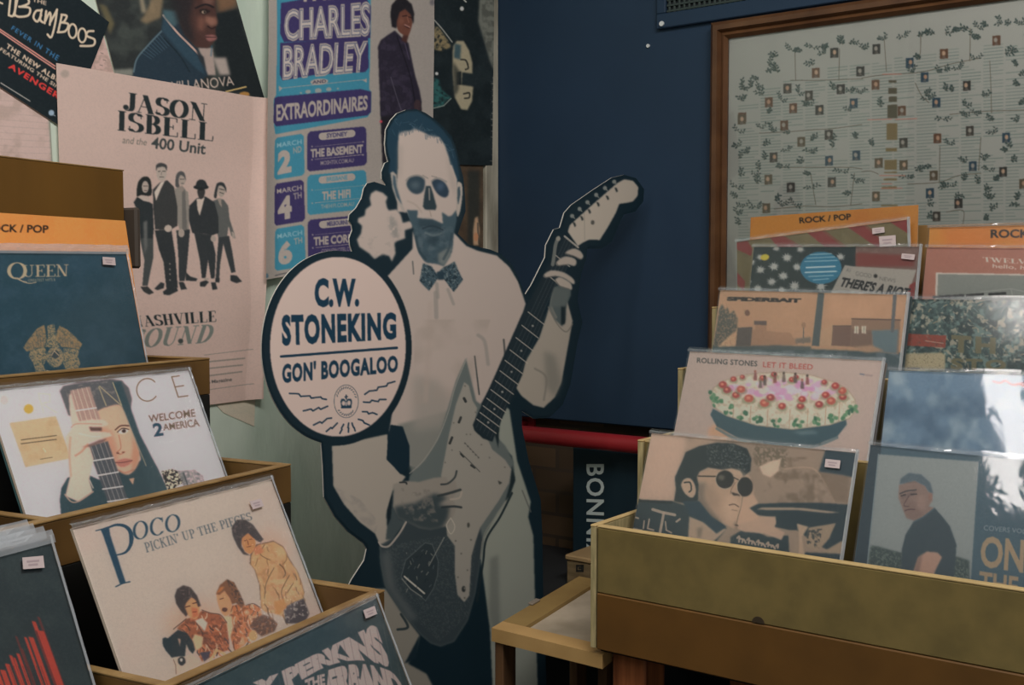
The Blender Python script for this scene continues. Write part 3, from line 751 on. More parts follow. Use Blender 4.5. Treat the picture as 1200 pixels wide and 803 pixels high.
def p_prince(a):
    z3 = zz(0, 420, 4.013); z4 = zz(130, 420, 4.4625); z5 = zz(60, 430, 4.225); ink_ = (112, 96, 74); teal = (44, 66, 72)
    skin = (208, 174, 158)
    for x in (5, 52): pass
    a.ell(5, 469, 8, 9, (206, 192, 180)); a.ell(5, 469, 4.5, 5.5, (190, 172, 168))
    a.line(z3((180, 165), (205, 255)), 1.5, (206, 190, 170)); a.line(z3((180, 165), (235, 170), (235, 205), (195, 212), (265, 255)), 1.5, (206, 190, 170))
    a.ell(33.6, 479.3, 5.6, 5.4, (200, 150, 66))
    a.poly(z3((45, 305), (262, 272), (335, 470), (120, 512)), (182, 162, 130)); a.noise((170, 146, 110), 10, .4, .7, .5, z3((45, 305), (262, 272), (335, 470), (120, 512)))
    [a.line(z3((100 + 12 * i, 384 - 1.5 * i + r), (109 + 12 * i, 383 - 1.5 * i + r)), 1.1, (80, 66, 50), .9) for i in range(14) for r in (0, 18)]
    a.line(z3((205, 425), (215, 440)), 1.4, (214, 196, 160)); a.line(z3((190, 475), (245, 466)), 1, (90, 76, 58), .7)
    # hair, coat
    a.poly(z5((42, 120), (60, 95), (150, 78), (300, 62), (350, 68), (385, 105), (400, 160), (392, 225), (340, 215), (250, 215), (120, 250), (85, 240), (62, 175)), (84, 86, 88), .7); a.noise((128, 120, 116), 4, .5, .75, .7, z5((62, 100), (320, 66), (330, 130), (90, 180)))
    a.poly(z5((50, 600), (80, 550), (150, 520), (240, 560), (330, 520), (420, 480), (470, 440), (520, 490), (578, 612), (300, 690), (50, 752), (42, 660)), teal, .6, sm=False)
    # face
    a.poly(z5((225, 225), (290, 195), (340, 190), (368, 235), (405, 330), (440, 425), (430, 480), (402, 522), (372, 534), (335, 512), (300, 440), (262, 365), (230, 290)), (202, 160, 136), .8, sm=True)
    a.poly(z5((230, 290), (300, 320), (330, 420), (330, 510), (300, 440), (262, 365)), (166, 118, 96), 2.4, .6)
    a.poly(z5((400, 340), (440, 425), (430, 480), (402, 522), (395, 460), (405, 400)), (176, 122, 96), 1.6, .7)
    a.line(z5((318, 312), (345, 292), (385, 292)), 1.7, (70, 48, 40), .9, .8, True)
    a.poly(z5((332, 322), (352, 306), (380, 312), (372, 328), (348, 332)), (216, 196, 184), .5, sm=True); a.ell(*z5((360, 318))[0], 2.5, 2.2, (52, 38, 34)); a.line(z5((328, 324), (352, 305), (384, 310)), 1.1, (46, 34, 32), sm=True)
    a.line(z5((335, 340), (345, 400), (325, 425), (345, 432), (365, 420)), 1.1, (140, 92, 72), .7, .8, True); a.ell(*z5((330, 427))[0], 1.8, .9, (92, 54, 46)); a.ell(*z5((356, 424))[0], 1.6, .8, (110, 66, 54))
    a.poly(z5((320, 472), (345, 458), (372, 454), (402, 464), (380, 488), (345, 496)), (166, 112, 100), .6, sm=True); a.line(z5((318, 474), (350, 474), (402, 464)), .9, (96, 54, 50), sm=True)
    a.line(z5((330, 510), (365, 525), (405, 510)), 2.5, (150, 104, 84), .5, 1.2, True)
    # strap and lock of hair
    a.poly(z5((300, 78), (345, 70), (392, 200), (440, 335), (520, 490), (578, 612), (500, 640), (452, 500), (436, 415), (400, 320), (360, 215)), (48, 70, 76), .7)
    a.line(z5((345, 185), (400, 320), (470, 490)), 1.2, (150, 140, 120), .8)
    a.poly(z5((385, 555), (412, 550), (405, 585)), (196, 150, 124), .5)
    # neck of the instrument
    a.poly(z5((92, 118), (190, 98), (245, 262), (140, 285)), (158, 132, 122), .6); a.poly(z5((180, 395), (280, 368), (388, 680), (292, 700)), (74, 78, 82), .6)
    for i in range(4):
        t = (i + .7) / 4.4; a.line(z5((92 + 98 * t, 118 - 20 * t), (140 + 105 * t, 285 - 23 * t)), .8, (206, 186, 170), .8); a.line(z5((180 + 100 * t, 395 - 27 * t), (292 + 96 * t, 700 - 20 * t)), .8, (150, 146, 144), .8)
    for p, q in (((122, 218), (222, 203)), ((205, 466), (307, 450)), ((232, 538), (332, 521)), ((255, 606), (354, 592)), ((280, 668), (380, 654))): a.line(z5(p, q), 1.7, (206, 190, 182))
    # hand
    a.poly(z5((88, 140), (100, 132), (118, 200), (138, 270), (200, 260), (262, 262), (286, 284), (250, 300), (190, 300), (200, 318), (290, 325), (302, 342), (240, 360), (185, 378), (210, 455), (200, 500), (188, 560), (205, 620), (135, 668), (70, 640), (92, 550), (88, 450), (70, 350), (105, 300), (92, 220)), skin, .7)
    a.poly(z5((188, 298), (252, 300), (252, 318), (195, 318)), (84, 62, 56), .8); a.poly(z5((240, 362), (275, 355), (262, 372), (190, 396), (150, 400)), (96, 70, 62), .8, .8)
    a.line(z5((140, 330), (200, 345), (240, 345)), 1.6, (222, 190, 172), .8, 1, True); a.line(z5((120, 440), (150, 420), (180, 385)), 2.4, (176, 124, 102), .7, 1.2, True); a.line(z5((100, 300), (130, 282), (250, 284)), 1.3, (176, 128, 108), .7, 1, True); a.line(z5((95, 350), (90, 440), (98, 540)), 2.5, (186, 138, 116), .6, 1.4, True)
    a.line(z5((68, 632), (100, 668), (140, 664), (208, 618)), 1.6, (168, 140, 124), .9, .8, True); a.line(z5((190, 560), (208, 600)), 1.2, (170, 160, 150))
    # leopard collar, jacket
    lz = z4((262, 592), (318, 580), (350, 590), (388, 642), (300, 702)); a.poly(lz, (200, 178, 156)); a.noise((40, 40, 40), 1.9, .48, .56, 1, lz)
    a.poly(z4((345, 590), (440, 584), (480, 615), (492, 650), (390, 690)), (112, 114, 114), nz=(3, .1, .7)); a.line(z4((380, 600), (400, 660)), 1.5, (70, 76, 80)); a.line(z4((420, 595), (440, 650)), 1.5, (150, 146, 140))
    # lettering
    c = z4((190, 165))[0]; a.line([(c[0] + 12.4 * math.cos(D2R(t)), c[1] + 13.2 * math.sin(D2R(t))) for t in range(35, 322, 8)], 1.4, ink_)
    for P in (((318, 97), (357, 92)), ((318, 97), (352, 203), (402, 196)), ((335, 150), (380, 143))): a.line(z4(*P), 1.4, ink_)
    for P in (((236, 100), (272, 192)), ((240, 96), (345, 190)), ((305, 78), (348, 190))): a.line(z5(*P), 1.3, (158, 146, 118))
    a.text('WELCOME', z4((195, 298), (437, 265), (443, 305), (200, 336)), (92, 78, 62), 'sans', .012); a.text('AMERICA', z4((270, 345), (455, 315), (465, 355), (275, 379)), (92, 78, 62), bold=.012)
    a.text('2', z4((215, 340), (268, 336), (276, 404), (226, 411)), (30, 64, 80), bold=.035)


mp_ = pose(-16, 458, 1.236, 27.2, 23.9, 0)
record('white LP with face behind a hand on a guitar neck, in the middle tier', mp_, (202, 178, 180), p_prince, KL, vmax=.62)
plain('record sleeve edge just behind the white LP with face and guitar neck', mp_, .006, .001, .012, (70, 110, 112), KL, None)


def p_poco(a):
    z5 = zz(70, 540, 5.017); z6 = zz(200, 540, 4.46); z8 = zz(130, 680, 6.0); navy = (26, 60, 80)
    a.noise((184, 160, 150), 60, .4, .7, .5)
    a.poly(z5((244, 408), (284, 398), (388, 716), (354, 726)), navy); a.line(z5((213, 412), (250, 402), (300, 386)), 1.3, navy); a.line(z5((330, 741), (370, 722), (413, 712)), 1.5, navy); a.poly(z5((240, 405), (290, 392), (296, 430), (258, 440)), navy)
    a.line(z5((285, 394), (330, 378), (380, 384), (412, 412), (422, 455)), 2.0, navy, sm=True, w2=5.4); a.line(z5((422, 455), (415, 500), (385, 540), (330, 556)), 5.4, navy, sm=True, w2=1.2)
    a.text('OCO', z5((427, 366), (706, 310), (712, 408), (433, 470)), navy, 'serif', thick=.15, thin=.05, track=1.06)
    a.text("PICKIN' UP THE PIECES", [(168.5, 637), (293, 600.5), (296, 609), (171.5, 647.5)], (72, 84, 92), 'serif', thick=.15, thin=.06, track=1.05)
    out = (74, 58, 50); rust = (146, 88, 62); fl = (198, 142, 104)
    a.ell(*z6((520, 470))[0], 20, 24, (196, 150, 128), soft=8, al=.6); a.ell(*z8((600, 320))[0], 36, 26, (196, 150, 124), soft=9, al=.6)
    # standing figure in a tan shirt
    sh = z6((420, 490), (450, 440), (490, 432), (540, 420), (590, 450), (620, 510), (670, 590), (702, 690), (690, 730), (700, 800), (640, 840), (560, 800), (500, 790), (475, 770), (465, 650), (440, 570), (415, 540))
    a.poly([(x - .5, y - .4) for x, y in sh], out, .5); a.poly([(x + (.6 if x < 305 else -.6), y + .6) for x, y in sh], (188, 148, 104), .6); a.noise((204, 166, 124), 7, .42, .7, .6, sh); a.noise((150, 112, 76), 4.5, .52, .75, .5, sh); a.hatch(sh, 26, [(104, 76, 52), (212, 176, 134), (126, 92, 60)], 11, 1.1, .8, 3, 1.3)
    for P in (((490, 440), (470, 490), (520, 520)), ((570, 540), (600, 580), (590, 610)), ((540, 560), (500, 640), (490, 720)), ((620, 600), (580, 680), (590, 730)), ((640, 640), (610, 690)), ((570, 545), (590, 560), (600, 600))): a.line(z6(*P), .9, (96, 70, 46), .9, .6, True)
    a.poly(z6((365, 400), (400, 380), (436, 400), (442, 450), (418, 486), (385, 468)), (204, 130, 82), .5, sm=True); a.poly(z6((436, 455), (470, 440), (485, 480), (440, 495)), (196, 120, 84), .6)
    a.poly(z6((318, 350), (345, 310), (390, 308), (430, 335), (462, 380), (486, 412), (468, 428), (440, 412), (405, 378), (372, 405), (370, 445), (388, 478), (415, 496), (380, 490), (350, 450), (325, 395)), (62, 58, 60), .6); a.noise((96, 84, 82), 2, .55, .7, .8, z6((318, 350), (345, 310), (390, 308), (430, 335), (462, 380), (400, 380), (350, 420)))
    for P in (((385, 420), (398, 414)), ((412, 412), (425, 410)), ((402, 418), (406, 440)), ((398, 452), (418, 448))): a.line(z6(*P), .8, (80, 44, 34), .9)
    a.poly(z6((590, 770), (640, 742), (695, 720), (725, 800), (700, 850), (600, 850)), (74, 70, 74), .6); a.noise((150, 142, 136), 2, .55, .65, .9, z6((590, 770), (640, 742), (695, 720), (725, 800), (600, 850)))
    a.poly(z6((540, 738), (592, 722), (606, 765), (572, 800), (548, 806)), (206, 132, 78), .6)
    # middle figure
    bd = z8((850, 180), (900, 170), (945, 180), (1000, 165), (1050, 195), (1062, 245), (1000, 300), (985, 400), (930, 462), (870, 500), (840, 400), (820, 300))
    a.poly(bd, (176, 112, 72), .6); a.noise((200, 160, 124), 6, .5, .7, .8, bd); a.noise((110, 66, 48), 4, .55, .72, .6, bd); a.hatch(bd, 34, [(70, 52, 46), (204, 176, 150), (96, 60, 46), (180, 120, 80)], 8, 1.2, .9, 5, 1.5); a.line(z8((950, 178), (1000, 166), (1052, 195)), .9, out, .9, .5, True)
    a.poly(z8((742, 110), (770, 82), (815, 85), (848, 150), (838, 225), (805, 255), (765, 205)), fl, .5, sm=True); a.ell(*z8((800, 208))[0], 3.4, 2.6, (76, 52, 46)); a.line(z8((765, 135), (790, 128)), 1, (90, 54, 40)); a.poly(z8((775, 262), (850, 250), (860, 330), (835, 420)), (212, 172, 140), .8)
    a.poly(z8((738, 100), (765, 35), (815, -5), (865, 15), (905, 90), (940, 172), (918, 200), (880, 160), (852, 172), (835, 125), (798, 75), (765, 105)), (116, 80, 58), .6); a.noise((60, 50, 48), 2, .5, .62, .9, z8((815, -5), (865, 15), (905, 90), (940, 172), (880, 160), (840, 80)))
    a.poly(z8((740, 95), (770, 50), (800, 45), (775, 80)), (184, 116, 66), .7, .8)
    dg = z8((975, 330), (1010, 270), (1070, 245), (1130, 265), (1172, 310), (1150, 360), (1060, 395), (1010, 360)); a.poly(dg, (88, 64, 52), .8); a.noise((150, 100, 70), 2, .52, .66, .8, dg); a.ell(*z8((1000, 390))[0], 5, 6, (206, 150, 100))
    # left figure
    v = z8((465, 340), (530, 275), (590, 255), (640, 215), (700, 232), (760, 240), (812, 300), (832, 450), (830, 490), (740, 520), (640, 575), (600, 490), (560, 410), (500, 360))
    a.poly(v, rust, .6); a.noise((190, 126, 90), 5, .5, .7, .7, v); a.noise((84, 58, 50), 4, .54, .7, .6, v); a.hatch(v, 40, [(58, 48, 46), (198, 168, 142), (96, 58, 46), (186, 112, 74), (66, 60, 66)], 8, 1.2, .9, 6, 1.2); a.line(z8((440, 345), (530, 272)), 1, out); a.line(z8((640, 210), (700, 232), (770, 245), (815, 300)), 1, out, .9, .5, True)
    a.poly(z8((590, 285), (640, 265), (680, 300), (660, 360)), (196, 180, 164), .6); a.line(z8((600, 300), (650, 380)), 1, out)
    a.poly(z8((515, 170), (570, 118), (612, 150), (625, 215), (600, 272), (560, 262), (520, 215)), (206, 142, 100), .5, sm=True); a.poly(z8((565, 190), (610, 200), (615, 250), (575, 270)), (184, 96, 66), .8, .7)
    a.poly(z8((448, 112), (465, 62), (510, 36), (560, 52), (605, 108), (632, 180), (612, 190), (595, 140), (565, 120), (530, 160), (520, 190), (540, 240), (528, 258), (490, 215), (458, 165)), (60, 54, 54), .6); a.noise((104, 88, 84), 2, .55, .7, .7, z8((465, 62), (510, 36), (560, 52), (600, 120), (520, 150)))
    a.line(z8((525, 190), (555, 182)), 1.2, (60, 40, 36)); a.line(z8((575, 165), (600, 158)), 1.2, (60, 40, 36)); a.line(z8((575, 225), (600, 222)), 1., (110, 50, 40))
    a.poly(z8((590, 380), (650, 400), (640, 470), (600, 500), (570, 420)), (206, 168, 132), .7); a.poly(z8((625, 510), (700, 500), (690, 545), (655, 575)), (70, 66, 78), .6)
    a.poly(z8((362, 412), (380, 402), (400, 410), (470, 350), (535, 372), (575, 430), (592, 490), (575, 518), (548, 490), (530, 450), (524, 505), (520, 540), (470, 540), (430, 548), (385, 495), (365, 460)), (34, 50, 56), .5); a.poly(z8((470, 410), (490, 415), (485, 470)), (170, 140, 120), .5)
    a.poly(z8((432, 545), (475, 540), (522, 540), (560, 520), (640, 575), (600, 610), (460, 660)), (190, 166, 148), .8); a.poly(z8((470, 560), (490, 540), (515, 545), (525, 580), (500, 602), (478, 590)), (34, 44, 48), .5, sm=True); a.ell(*z8((495, 562))[0], 1.6, 2, (206, 190, 176)); a.line(z8((440, 560), (455, 600), (458, 660)), .9, (110, 84, 70), .9)
    for P in (((700, 560), (740, 500)), ((740, 490), (800, 520))): a.line(z8(*P), 3, (204, 164, 118), .8)


mc = pose(84.5, 619, 1.112, 25.8, 25.2, -.3)
record('cream LP with big navy serif title and painted figures with dogs', mc, (177, 165, 153), p_poco, KL, vmax=.72, stickers=[zz(200, 540, 4.46)((412, 214), (470, 198), (486, 238), (430, 255))])


def p_perkins(a):
    z = zz(290, 640, 4.93); pk = (190, 166, 160)
    a.noise((52, 72, 76), 14, .4, .7, .6)
    def bulge(txt, top, bot, bold):
        T = sans(txt, bold, 1.0); u, v = T[..., 0:1], T[..., 1:2]; q = lambda P: np.array(P[0]) * (1 - u) * (1 - 2 * u) + np.array(P[1]) * 4 * u * (1 - u) + np.array(P[2]) * u * (2 * u - 1)
        a.tris(q(top) * (1 - v) + q(bot) * v, pk)
    up = lambda *P: [p for p in z(*P)]
    bulge('PERKINS', up((196, 722), (470, 583), (745, 443)), up((226, 842), (545, 672), (836, 716)), .075)
    bulge('Y', up((30, 790), (105, 760), (180, 735)), up((60, 900), (120, 860), (190, 840)), .09)
    bulge('ERBAND', up((468, 716), (670, 682), (866, 742)), up((450, 900), (690, 850), (935, 900)), .075); bulge('THE', up((330, 775), (390, 752), (446, 738)), up((340, 850), (395, 820), (450, 806)), .05)
    for i in range(22):
        x = 60 + i * 38; y = 800 - i * 17; a.line(z((x, y - 30), (x + 70, y + 330)), .5, (84, 92, 94), .7)


mk = pose(215, 810, .996, 26.3, 24.2, .6)
record('dark teal LP with bulging pink poster lettering in the lowest tier', mk, (42, 64, 70), p_perkins, KL, vmax=.8, lipm=False, stickers=[zz(290, 640, 4.93)((668, 372), (733, 346), (748, 393), (684, 420))])


def p_red(a):
    z = zz(0, 590, 3.77); a.noise((52, 64, 64), 22, .4, .7, .6)
    for x, y, w, c in ((-110, 760, 26, 0), (-60, 720, 26, 0), (-30, 735, 24, 0), (0, 735, 24, 0), (22, 708, 20, 0), (40, 670, 14, 0), (58, 680, 10, 0), (72, 662, 14, 0), (66, 585, 10, 1), (88, 640, 14, 1), (106, 590, 12, 0), (126, 590, 22, 0), (140, 520, 18, 0), (152, 560, 12, 1), (164, 500, 12, 1), (172, 562, 22, 0)):
        dx = .36; ht = 900 - y; col = ((206, 70, 54), (104, 54, 50))[c]
        a.poly(z((x, y), (x + w, y + 4), (x + w + ht * dx, 900), (x + ht * dx, 900)), col, .6)
    for i in range(9): a.line(z((20 + i * 20, 720), (85 + i * 20, 900)), .8, (60, 50, 50), .6)


mr = pose(-366, 744, .788, 26.6, 21, .4)
record('dark LP with red vertical bars at the front of the left column', mr, (42, 54, 56), p_red, KL, vmax=.7, lipm=True, stickers=[zz(0, 590, 3.77)((98, 240), (190, 232), (196, 285), (102, 292))])
for i, (dx, dy, lab) in enumerate(((-.001, .006, 'first sleeve behind the dark LP with red bars'), (-.004, .012, 'second sleeve behind the dark LP with red bars'), (-.002, .018, 'hindmost sleeve in the stack behind the dark LP with red bars'))):
    q = plain(lab, mr, dx, dy, .009 * (i + 1), (92, 92, 94), KL, 'sleeves stacked behind the red bar LP'); lip(q, mr @ Matrix.Translation((dx, dy, -.009 * (i + 1))), .315)


def p_div(quad):
    def f(a):
        a.noise((184, 110, 54), 30, .4, .7, .5); a.text('ROCK / POP', quad, (34, 30, 24), bold=.025)
    return f


ul, nl = L.u, L.n; le = D2R(10)
md = frame_of(L.p(.083, .335, 1.4375), ul, Z * math.cos(le) - nl * math.sin(le))
record('orange genre divider card against the brown back board', md, (190, 120, 62), p_div(zz(0, 170, 6.178)((-112, 571), (352, 581), (350, 638), (-112, 628))), KL, sleeve=False, cat='divider card', name='divider_card', thick=.0012, vmax=.3)


# ---- right bin
def p_stripe(a):
    z = zz(850, 230, 5); r = (124, 48, 46)
    a.noise((118, 106, 74), 12, .4, .7, .6)
    for P in (((260, 240), (335, 232), (440, 302), (310, 302)), ((478, 212), (562, 198), (700, 302), (590, 302)), ((715, 180), (805, 165), (892, 235), (960, 310), (890, 300)), ((955, 145), (1090, 125), (1090, 225), (1065, 215)), ((60, 270), (130, 262), (160, 310), (150, 350), (60, 308)), ((60, 435), (115, 500), (110, 560), (60, 505))): a.poly(z(*P), r, .5)
    for P in (((345, 236), (455, 302)), ((575, 200), (715, 302)), ((818, 168), (905, 235))): a.line(z(*P), .9, r)


def p_star(a):
    z = zz(850, 230, 5); pale = (168, 168, 162)
    a.poly(z((765, 290), (1200, 290), (1200, 900), (765, 900)), (110, 88, 80)); a.poly(z((765, 330), (1110, 350), (1105, 410), (765, 410)), (116, 58, 52), 1.5); a.noise((140, 120, 112), 6, .45, .7, .6, z((765, 290), (1200, 290), (1200, 330), (765, 330)))
    rs = random.Random(4)
    for cx, cy, r in ((285, 412, 32), (205, 432, 30), (340, 468, 33), (272, 500, 30), (362, 360, 33), (405, 527, 34), (155, 387, 24), (132, 500, 26), (190, 542, 30), (420, 415, 28), (440, 312, 26), (675, 355, 26), (560, 530, 34), (300, 306, 24), (330, 550, 26), (205, 358, 24), (470, 600, 30), (250, 610, 30)):
        P = []
        for i in range(22): t = i * math.pi / 11 + rs.uniform(-.1, .1); q = r * (1.2 if i % 2 else .52) * rs.uniform(.85, 1.1); P.append((cx + q * math.cos(t), cy + q * .85 * math.sin(t)))
        a.poly(z(*P), pale, .35)
    a.ell(*z((232, 358))[0], 5, 3.6, (206, 176, 60), -12)
    a.poly(z((700, 404), (760, 412), (1120, 432), (1060, 600), (600, 600)), (152, 147, 138)); a.poly(z((1080, 520), (1115, 500), (1105, 600), (1060, 600)), (120, 50, 46))
    a.text('GOOD', z((765, 440), (858, 455), (855, 480), (762, 465)), (100, 96, 92), 'sans', 0); a.text('NEWS', z((905, 470), (1000, 484), (996, 508), (902, 493)), (100, 96, 92), 'sans', 0); a.ell(*z((880, 468))[0], 2.4, 2.2, (34, 34, 34)); a.text('A1', z((712, 420), (735, 425), (730, 448), (706, 440)), (90, 90, 88))
    a.text("THERE'S A RIOT", z((684, 472), (1090, 540), (1068, 598), (664, 528)), (30, 32, 34), bold=.04, track=1.02, italic=.015)
    bl = (46, 112, 138); a.ell(*z((560, 420))[0], 24.2, 19, bl)
    for y, w in ((340, 70), (360, 90), (380, 105), (415, 95), (445, 105), (468, 80), (488, 50)): a.line(z((560 - w * .9, y + 3), (560 + w * .9, y - 4)), 1.1, (160, 186, 190), .75)
    a.line(z((475, 418), (640, 412)), 1.8, (186, 204, 206), .8); a.line(z((470, 447), (648, 440)), 1.6, (186, 204, 206), .8)


def p_spider(a):
    z = zz(820, 330, 4.615); dk = (80, 90, 92)
    a.poly(z((60, 345), (1100, 385), (1100, 1200), (0, 1200)), (72, 88, 92), .8); a.noise((188, 154, 126), 30, .4, .7, .5, z((60, 50), (1100, 60), (1100, 200), (60, 200)))
    a.text('SPIDERBAIT', z((148, 82), (550, 92), (546, 115), (146, 104)), (44, 42, 42), bold=.06, track=.92)
    a.poly(z((272, 262), (300, 258), (300, 215), (360, 215), (360, 268), (490, 278), (530, 340), (420, 352), (270, 350)), (160, 126, 102)); a.poly(z((294, 212), (362, 214), (360, 236), (294, 234)), (96, 84, 80))
    a.poly(z((200, 350), (420, 345), (600, 352), (600, 372), (200, 366)), (84, 92, 92), .8)
    tr = z((70, 355), (92, 240), (105, 150), (122, 122), (140, 160), (150, 135), (162, 175), (185, 155), (205, 200), (200, 262), (165, 290), (110, 345)); a.poly(tr, (88, 88, 82), .8, nz=(1.6, .0, .55)); a.poly(z((95, 355), (150, 300), (195, 280), (190, 350)), (196, 160, 128), .8, nz=(2, .2, .6))
    a.poly(z((195, 350), (205, 250), (225, 240), (285, 245), (275, 350)), (92, 84, 80)); a.poly(z((208, 250), (215, 185), (240, 205), (255, 180), (285, 195), (288, 245)), (178, 142, 114)); a.ell(*z((257, 170))[0], 3, 3.6, (112, 86, 74))
    a.line(z((560, 335), (562, 240)), 1, dk); a.ell(*z((562, 235))[0], 2.6, 3.4, (150, 120, 98)); a.poly(z((515, 310), (600, 300), (600, 330), (520, 335)), (120, 110, 100), .8)
    a.poly(z((640, 60), (674, 60), (646, 350), (606, 346)), dk)
    a.poly(z((655, 265), (720, 225), (720, 350), (650, 345)), (176, 146, 118), .6); a.poly(z((720, 242), (822, 240), (815, 352), (712, 346)), (116, 94, 84)); a.line(z((720, 240), (824, 240)), 1, (90, 78, 72))
    a.poly(z((822, 200), (1085, 205), (1075, 395), (935, 378), (815, 352)), (138, 114, 96)); a.poly(z((820, 255), (930, 265), (930, 372), (815, 350)), (120, 100, 88)); a.line(z((822, 202), (1085, 208)), 1.6, (100, 84, 76))
    for x in (848, 888): a.poly(z((x - 12, 240), (x + 12, 242), (x + 11, 282), (x - 13, 280)), (206, 190, 172), .5); a.line(z((x, 242), (x, 280)), .7, (120, 110, 100))
    a.poly(z((930, 265), (1075, 260), (1065, 390), (940, 378)), (100, 116, 120), 1); a.poly(z((820, 355), (930, 345), (1000, 375), (900, 385)), (166, 136, 112), 1.2)
    a.poly(z((1046, 70), (1066, 70), (1050, 275), (1032, 275)), (96, 100, 102)); a.noise((120, 130, 134), 8, .5, .7, .5, z((60, 360), (1100, 390), (1100, 460), (60, 460)))


def p_rolling(a):
    z = zz(800, 410, 5.0); rs = random.Random(7)
    a.text('ROLLING STONES', z((85, 46), (438, 66), (436, 98), (83, 76)), (56, 58, 58), bold=.012, track=1.05); a.text('LET IT BLEED', z((472, 70), (764, 86), (761, 117), (470, 102)), (164, 80, 74), bold=.012, track=1.05)
    pl = (56, 82, 92)
    a.ell(*z((420, 560))[0], 60, 12, (176, 152, 128)); a.ell(*z((210, 490))[0], 12, 11, (196, 152, 124), soft=2)
    for i in range(26): a.ell(*z((250 + i * 22 + rs.uniform(-6, 6), 545 + rs.uniform(-10, 22)))[0], 2.2, 1.6, rs.choice([(70, 66, 60), (168, 120, 96), (110, 90, 76)]), soft=.5)
    a.poly(z((162, 380), (178, 345), (250, 385), (430, 440), (640, 462), (860, 440), (958, 402), (960, 440), (905, 510), (765, 562), (560, 566), (330, 520), (200, 450)), pl, .6, sm=False); a.line(z((200, 462), (330, 528), (560, 572), (765, 566), (905, 515)), 3.2, (92, 112, 116), .8, 1, True); a.poly(z((640, 480), (760, 470), (800, 490), (700, 500)), (150, 168, 168), 1.5, .35)
    body = z((160, 270), (185, 225), (240, 185), (330, 155), (450, 140), (600, 135), (750, 150), (880, 190), (960, 230), (1005, 290), (1018, 350), (975, 400), (862, 438), (640, 465), (430, 440), (260, 385), (180, 330))
    a.line(body + body[:1], 2.4, (150, 136, 112), .6, .9); a.poly(body, (200, 186, 170), .6, sm=False); a.noise((168, 158, 138), 4, .5, .75, .8, body)
    for x, y0, y1 in ((300, 320, 400), (400, 330, 430), (500, 350, 455), (630, 350, 462), (735, 345, 455), (840, 330, 440), (920, 310, 420)): a.line(z((x, y0), (x - 6, y1)), .8, (160, 128, 100), .8)
    for i in range(110):
        t = rs.uniform(0, 2 * math.pi); q = rs.uniform(.1, .95); a.ell(*z((590 + 350 * q * math.cos(t), 235 + 62 * q * math.sin(t)))[0], rs.uniform(3, 6), rs.uniform(2, 4), rs.choice([(204, 150, 176), (190, 140, 172), (214, 184, 190), (206, 186, 176), (196, 160, 180)]), soft=.8)
    for x, y in ((235, 205), (260, 235), (298, 172), (312, 265), (350, 160), (388, 285), (342, 232), (480, 312), (515, 280), (582, 330), (690, 330), (700, 290), (800, 320), (838, 265), (870, 300), (938, 275), (935, 240), (895, 212), (830, 190), (470, 165), (535, 145), (640, 175), (665, 160)):
        c = z((x, y))[0]; r = rs.uniform(4.2, 5.6) * (.7 if y < 200 else 1); a.ell(c[0], c[1] + 2, r * 1.5, r * .9, (116, 124, 92), soft=.8, al=.6); a.ell(*c, r, r * .85, rs.choice([(156, 66, 64), (170, 88, 76), (146, 66, 66)]), soft=.6); a.ell(c[0] - .6, c[1] - .6, r * .4, r * .3, (206, 130, 110), soft=.5)
    for x, y in ((182, 265), (200, 310), (265, 350), (350, 382), (440, 406), (550, 428), (675, 428), (780, 422), (875, 402), (955, 380), (1000, 350)):
        for i in range(7): c = z((x + rs.uniform(-26, 26), y + rs.uniform(-22, 22)))[0]; a.ell(*c, rs.uniform(1.6, 3.2), rs.uniform(1.4, 3), rs.choice([(76, 122, 92), (98, 136, 104), (58, 100, 78)]), rs.uniform(0, 90), .5)
    for x, y in ((425, 150), (455, 195), (480, 180), (540, 165), (592, 160), (660, 165), (700, 200), (730, 175)):
        c = z((x, y))[0]; a.poly([(c[0] - 2.2, c[1] + 6), (c[0] - 1.2, c[1] - 3), (c[0] + 1.6, c[1] - 3), (c[0] + 2.4, c[1] + 6)], rs.choice([(84, 74, 72), (120, 66, 66), (96, 84, 78)]), .6, .85); a.ell(c[0], c[1] - 4.6, 1.5, 1.7, rs.choice([(70, 58, 52), (150, 96, 84)]), soft=.5)
    a.line(z((1042, 142), (1062, 146)), 2, (104, 108, 120), .8); a.line(z((1074, 148), (1108, 152)), 2.2, (150, 132, 128), .8)


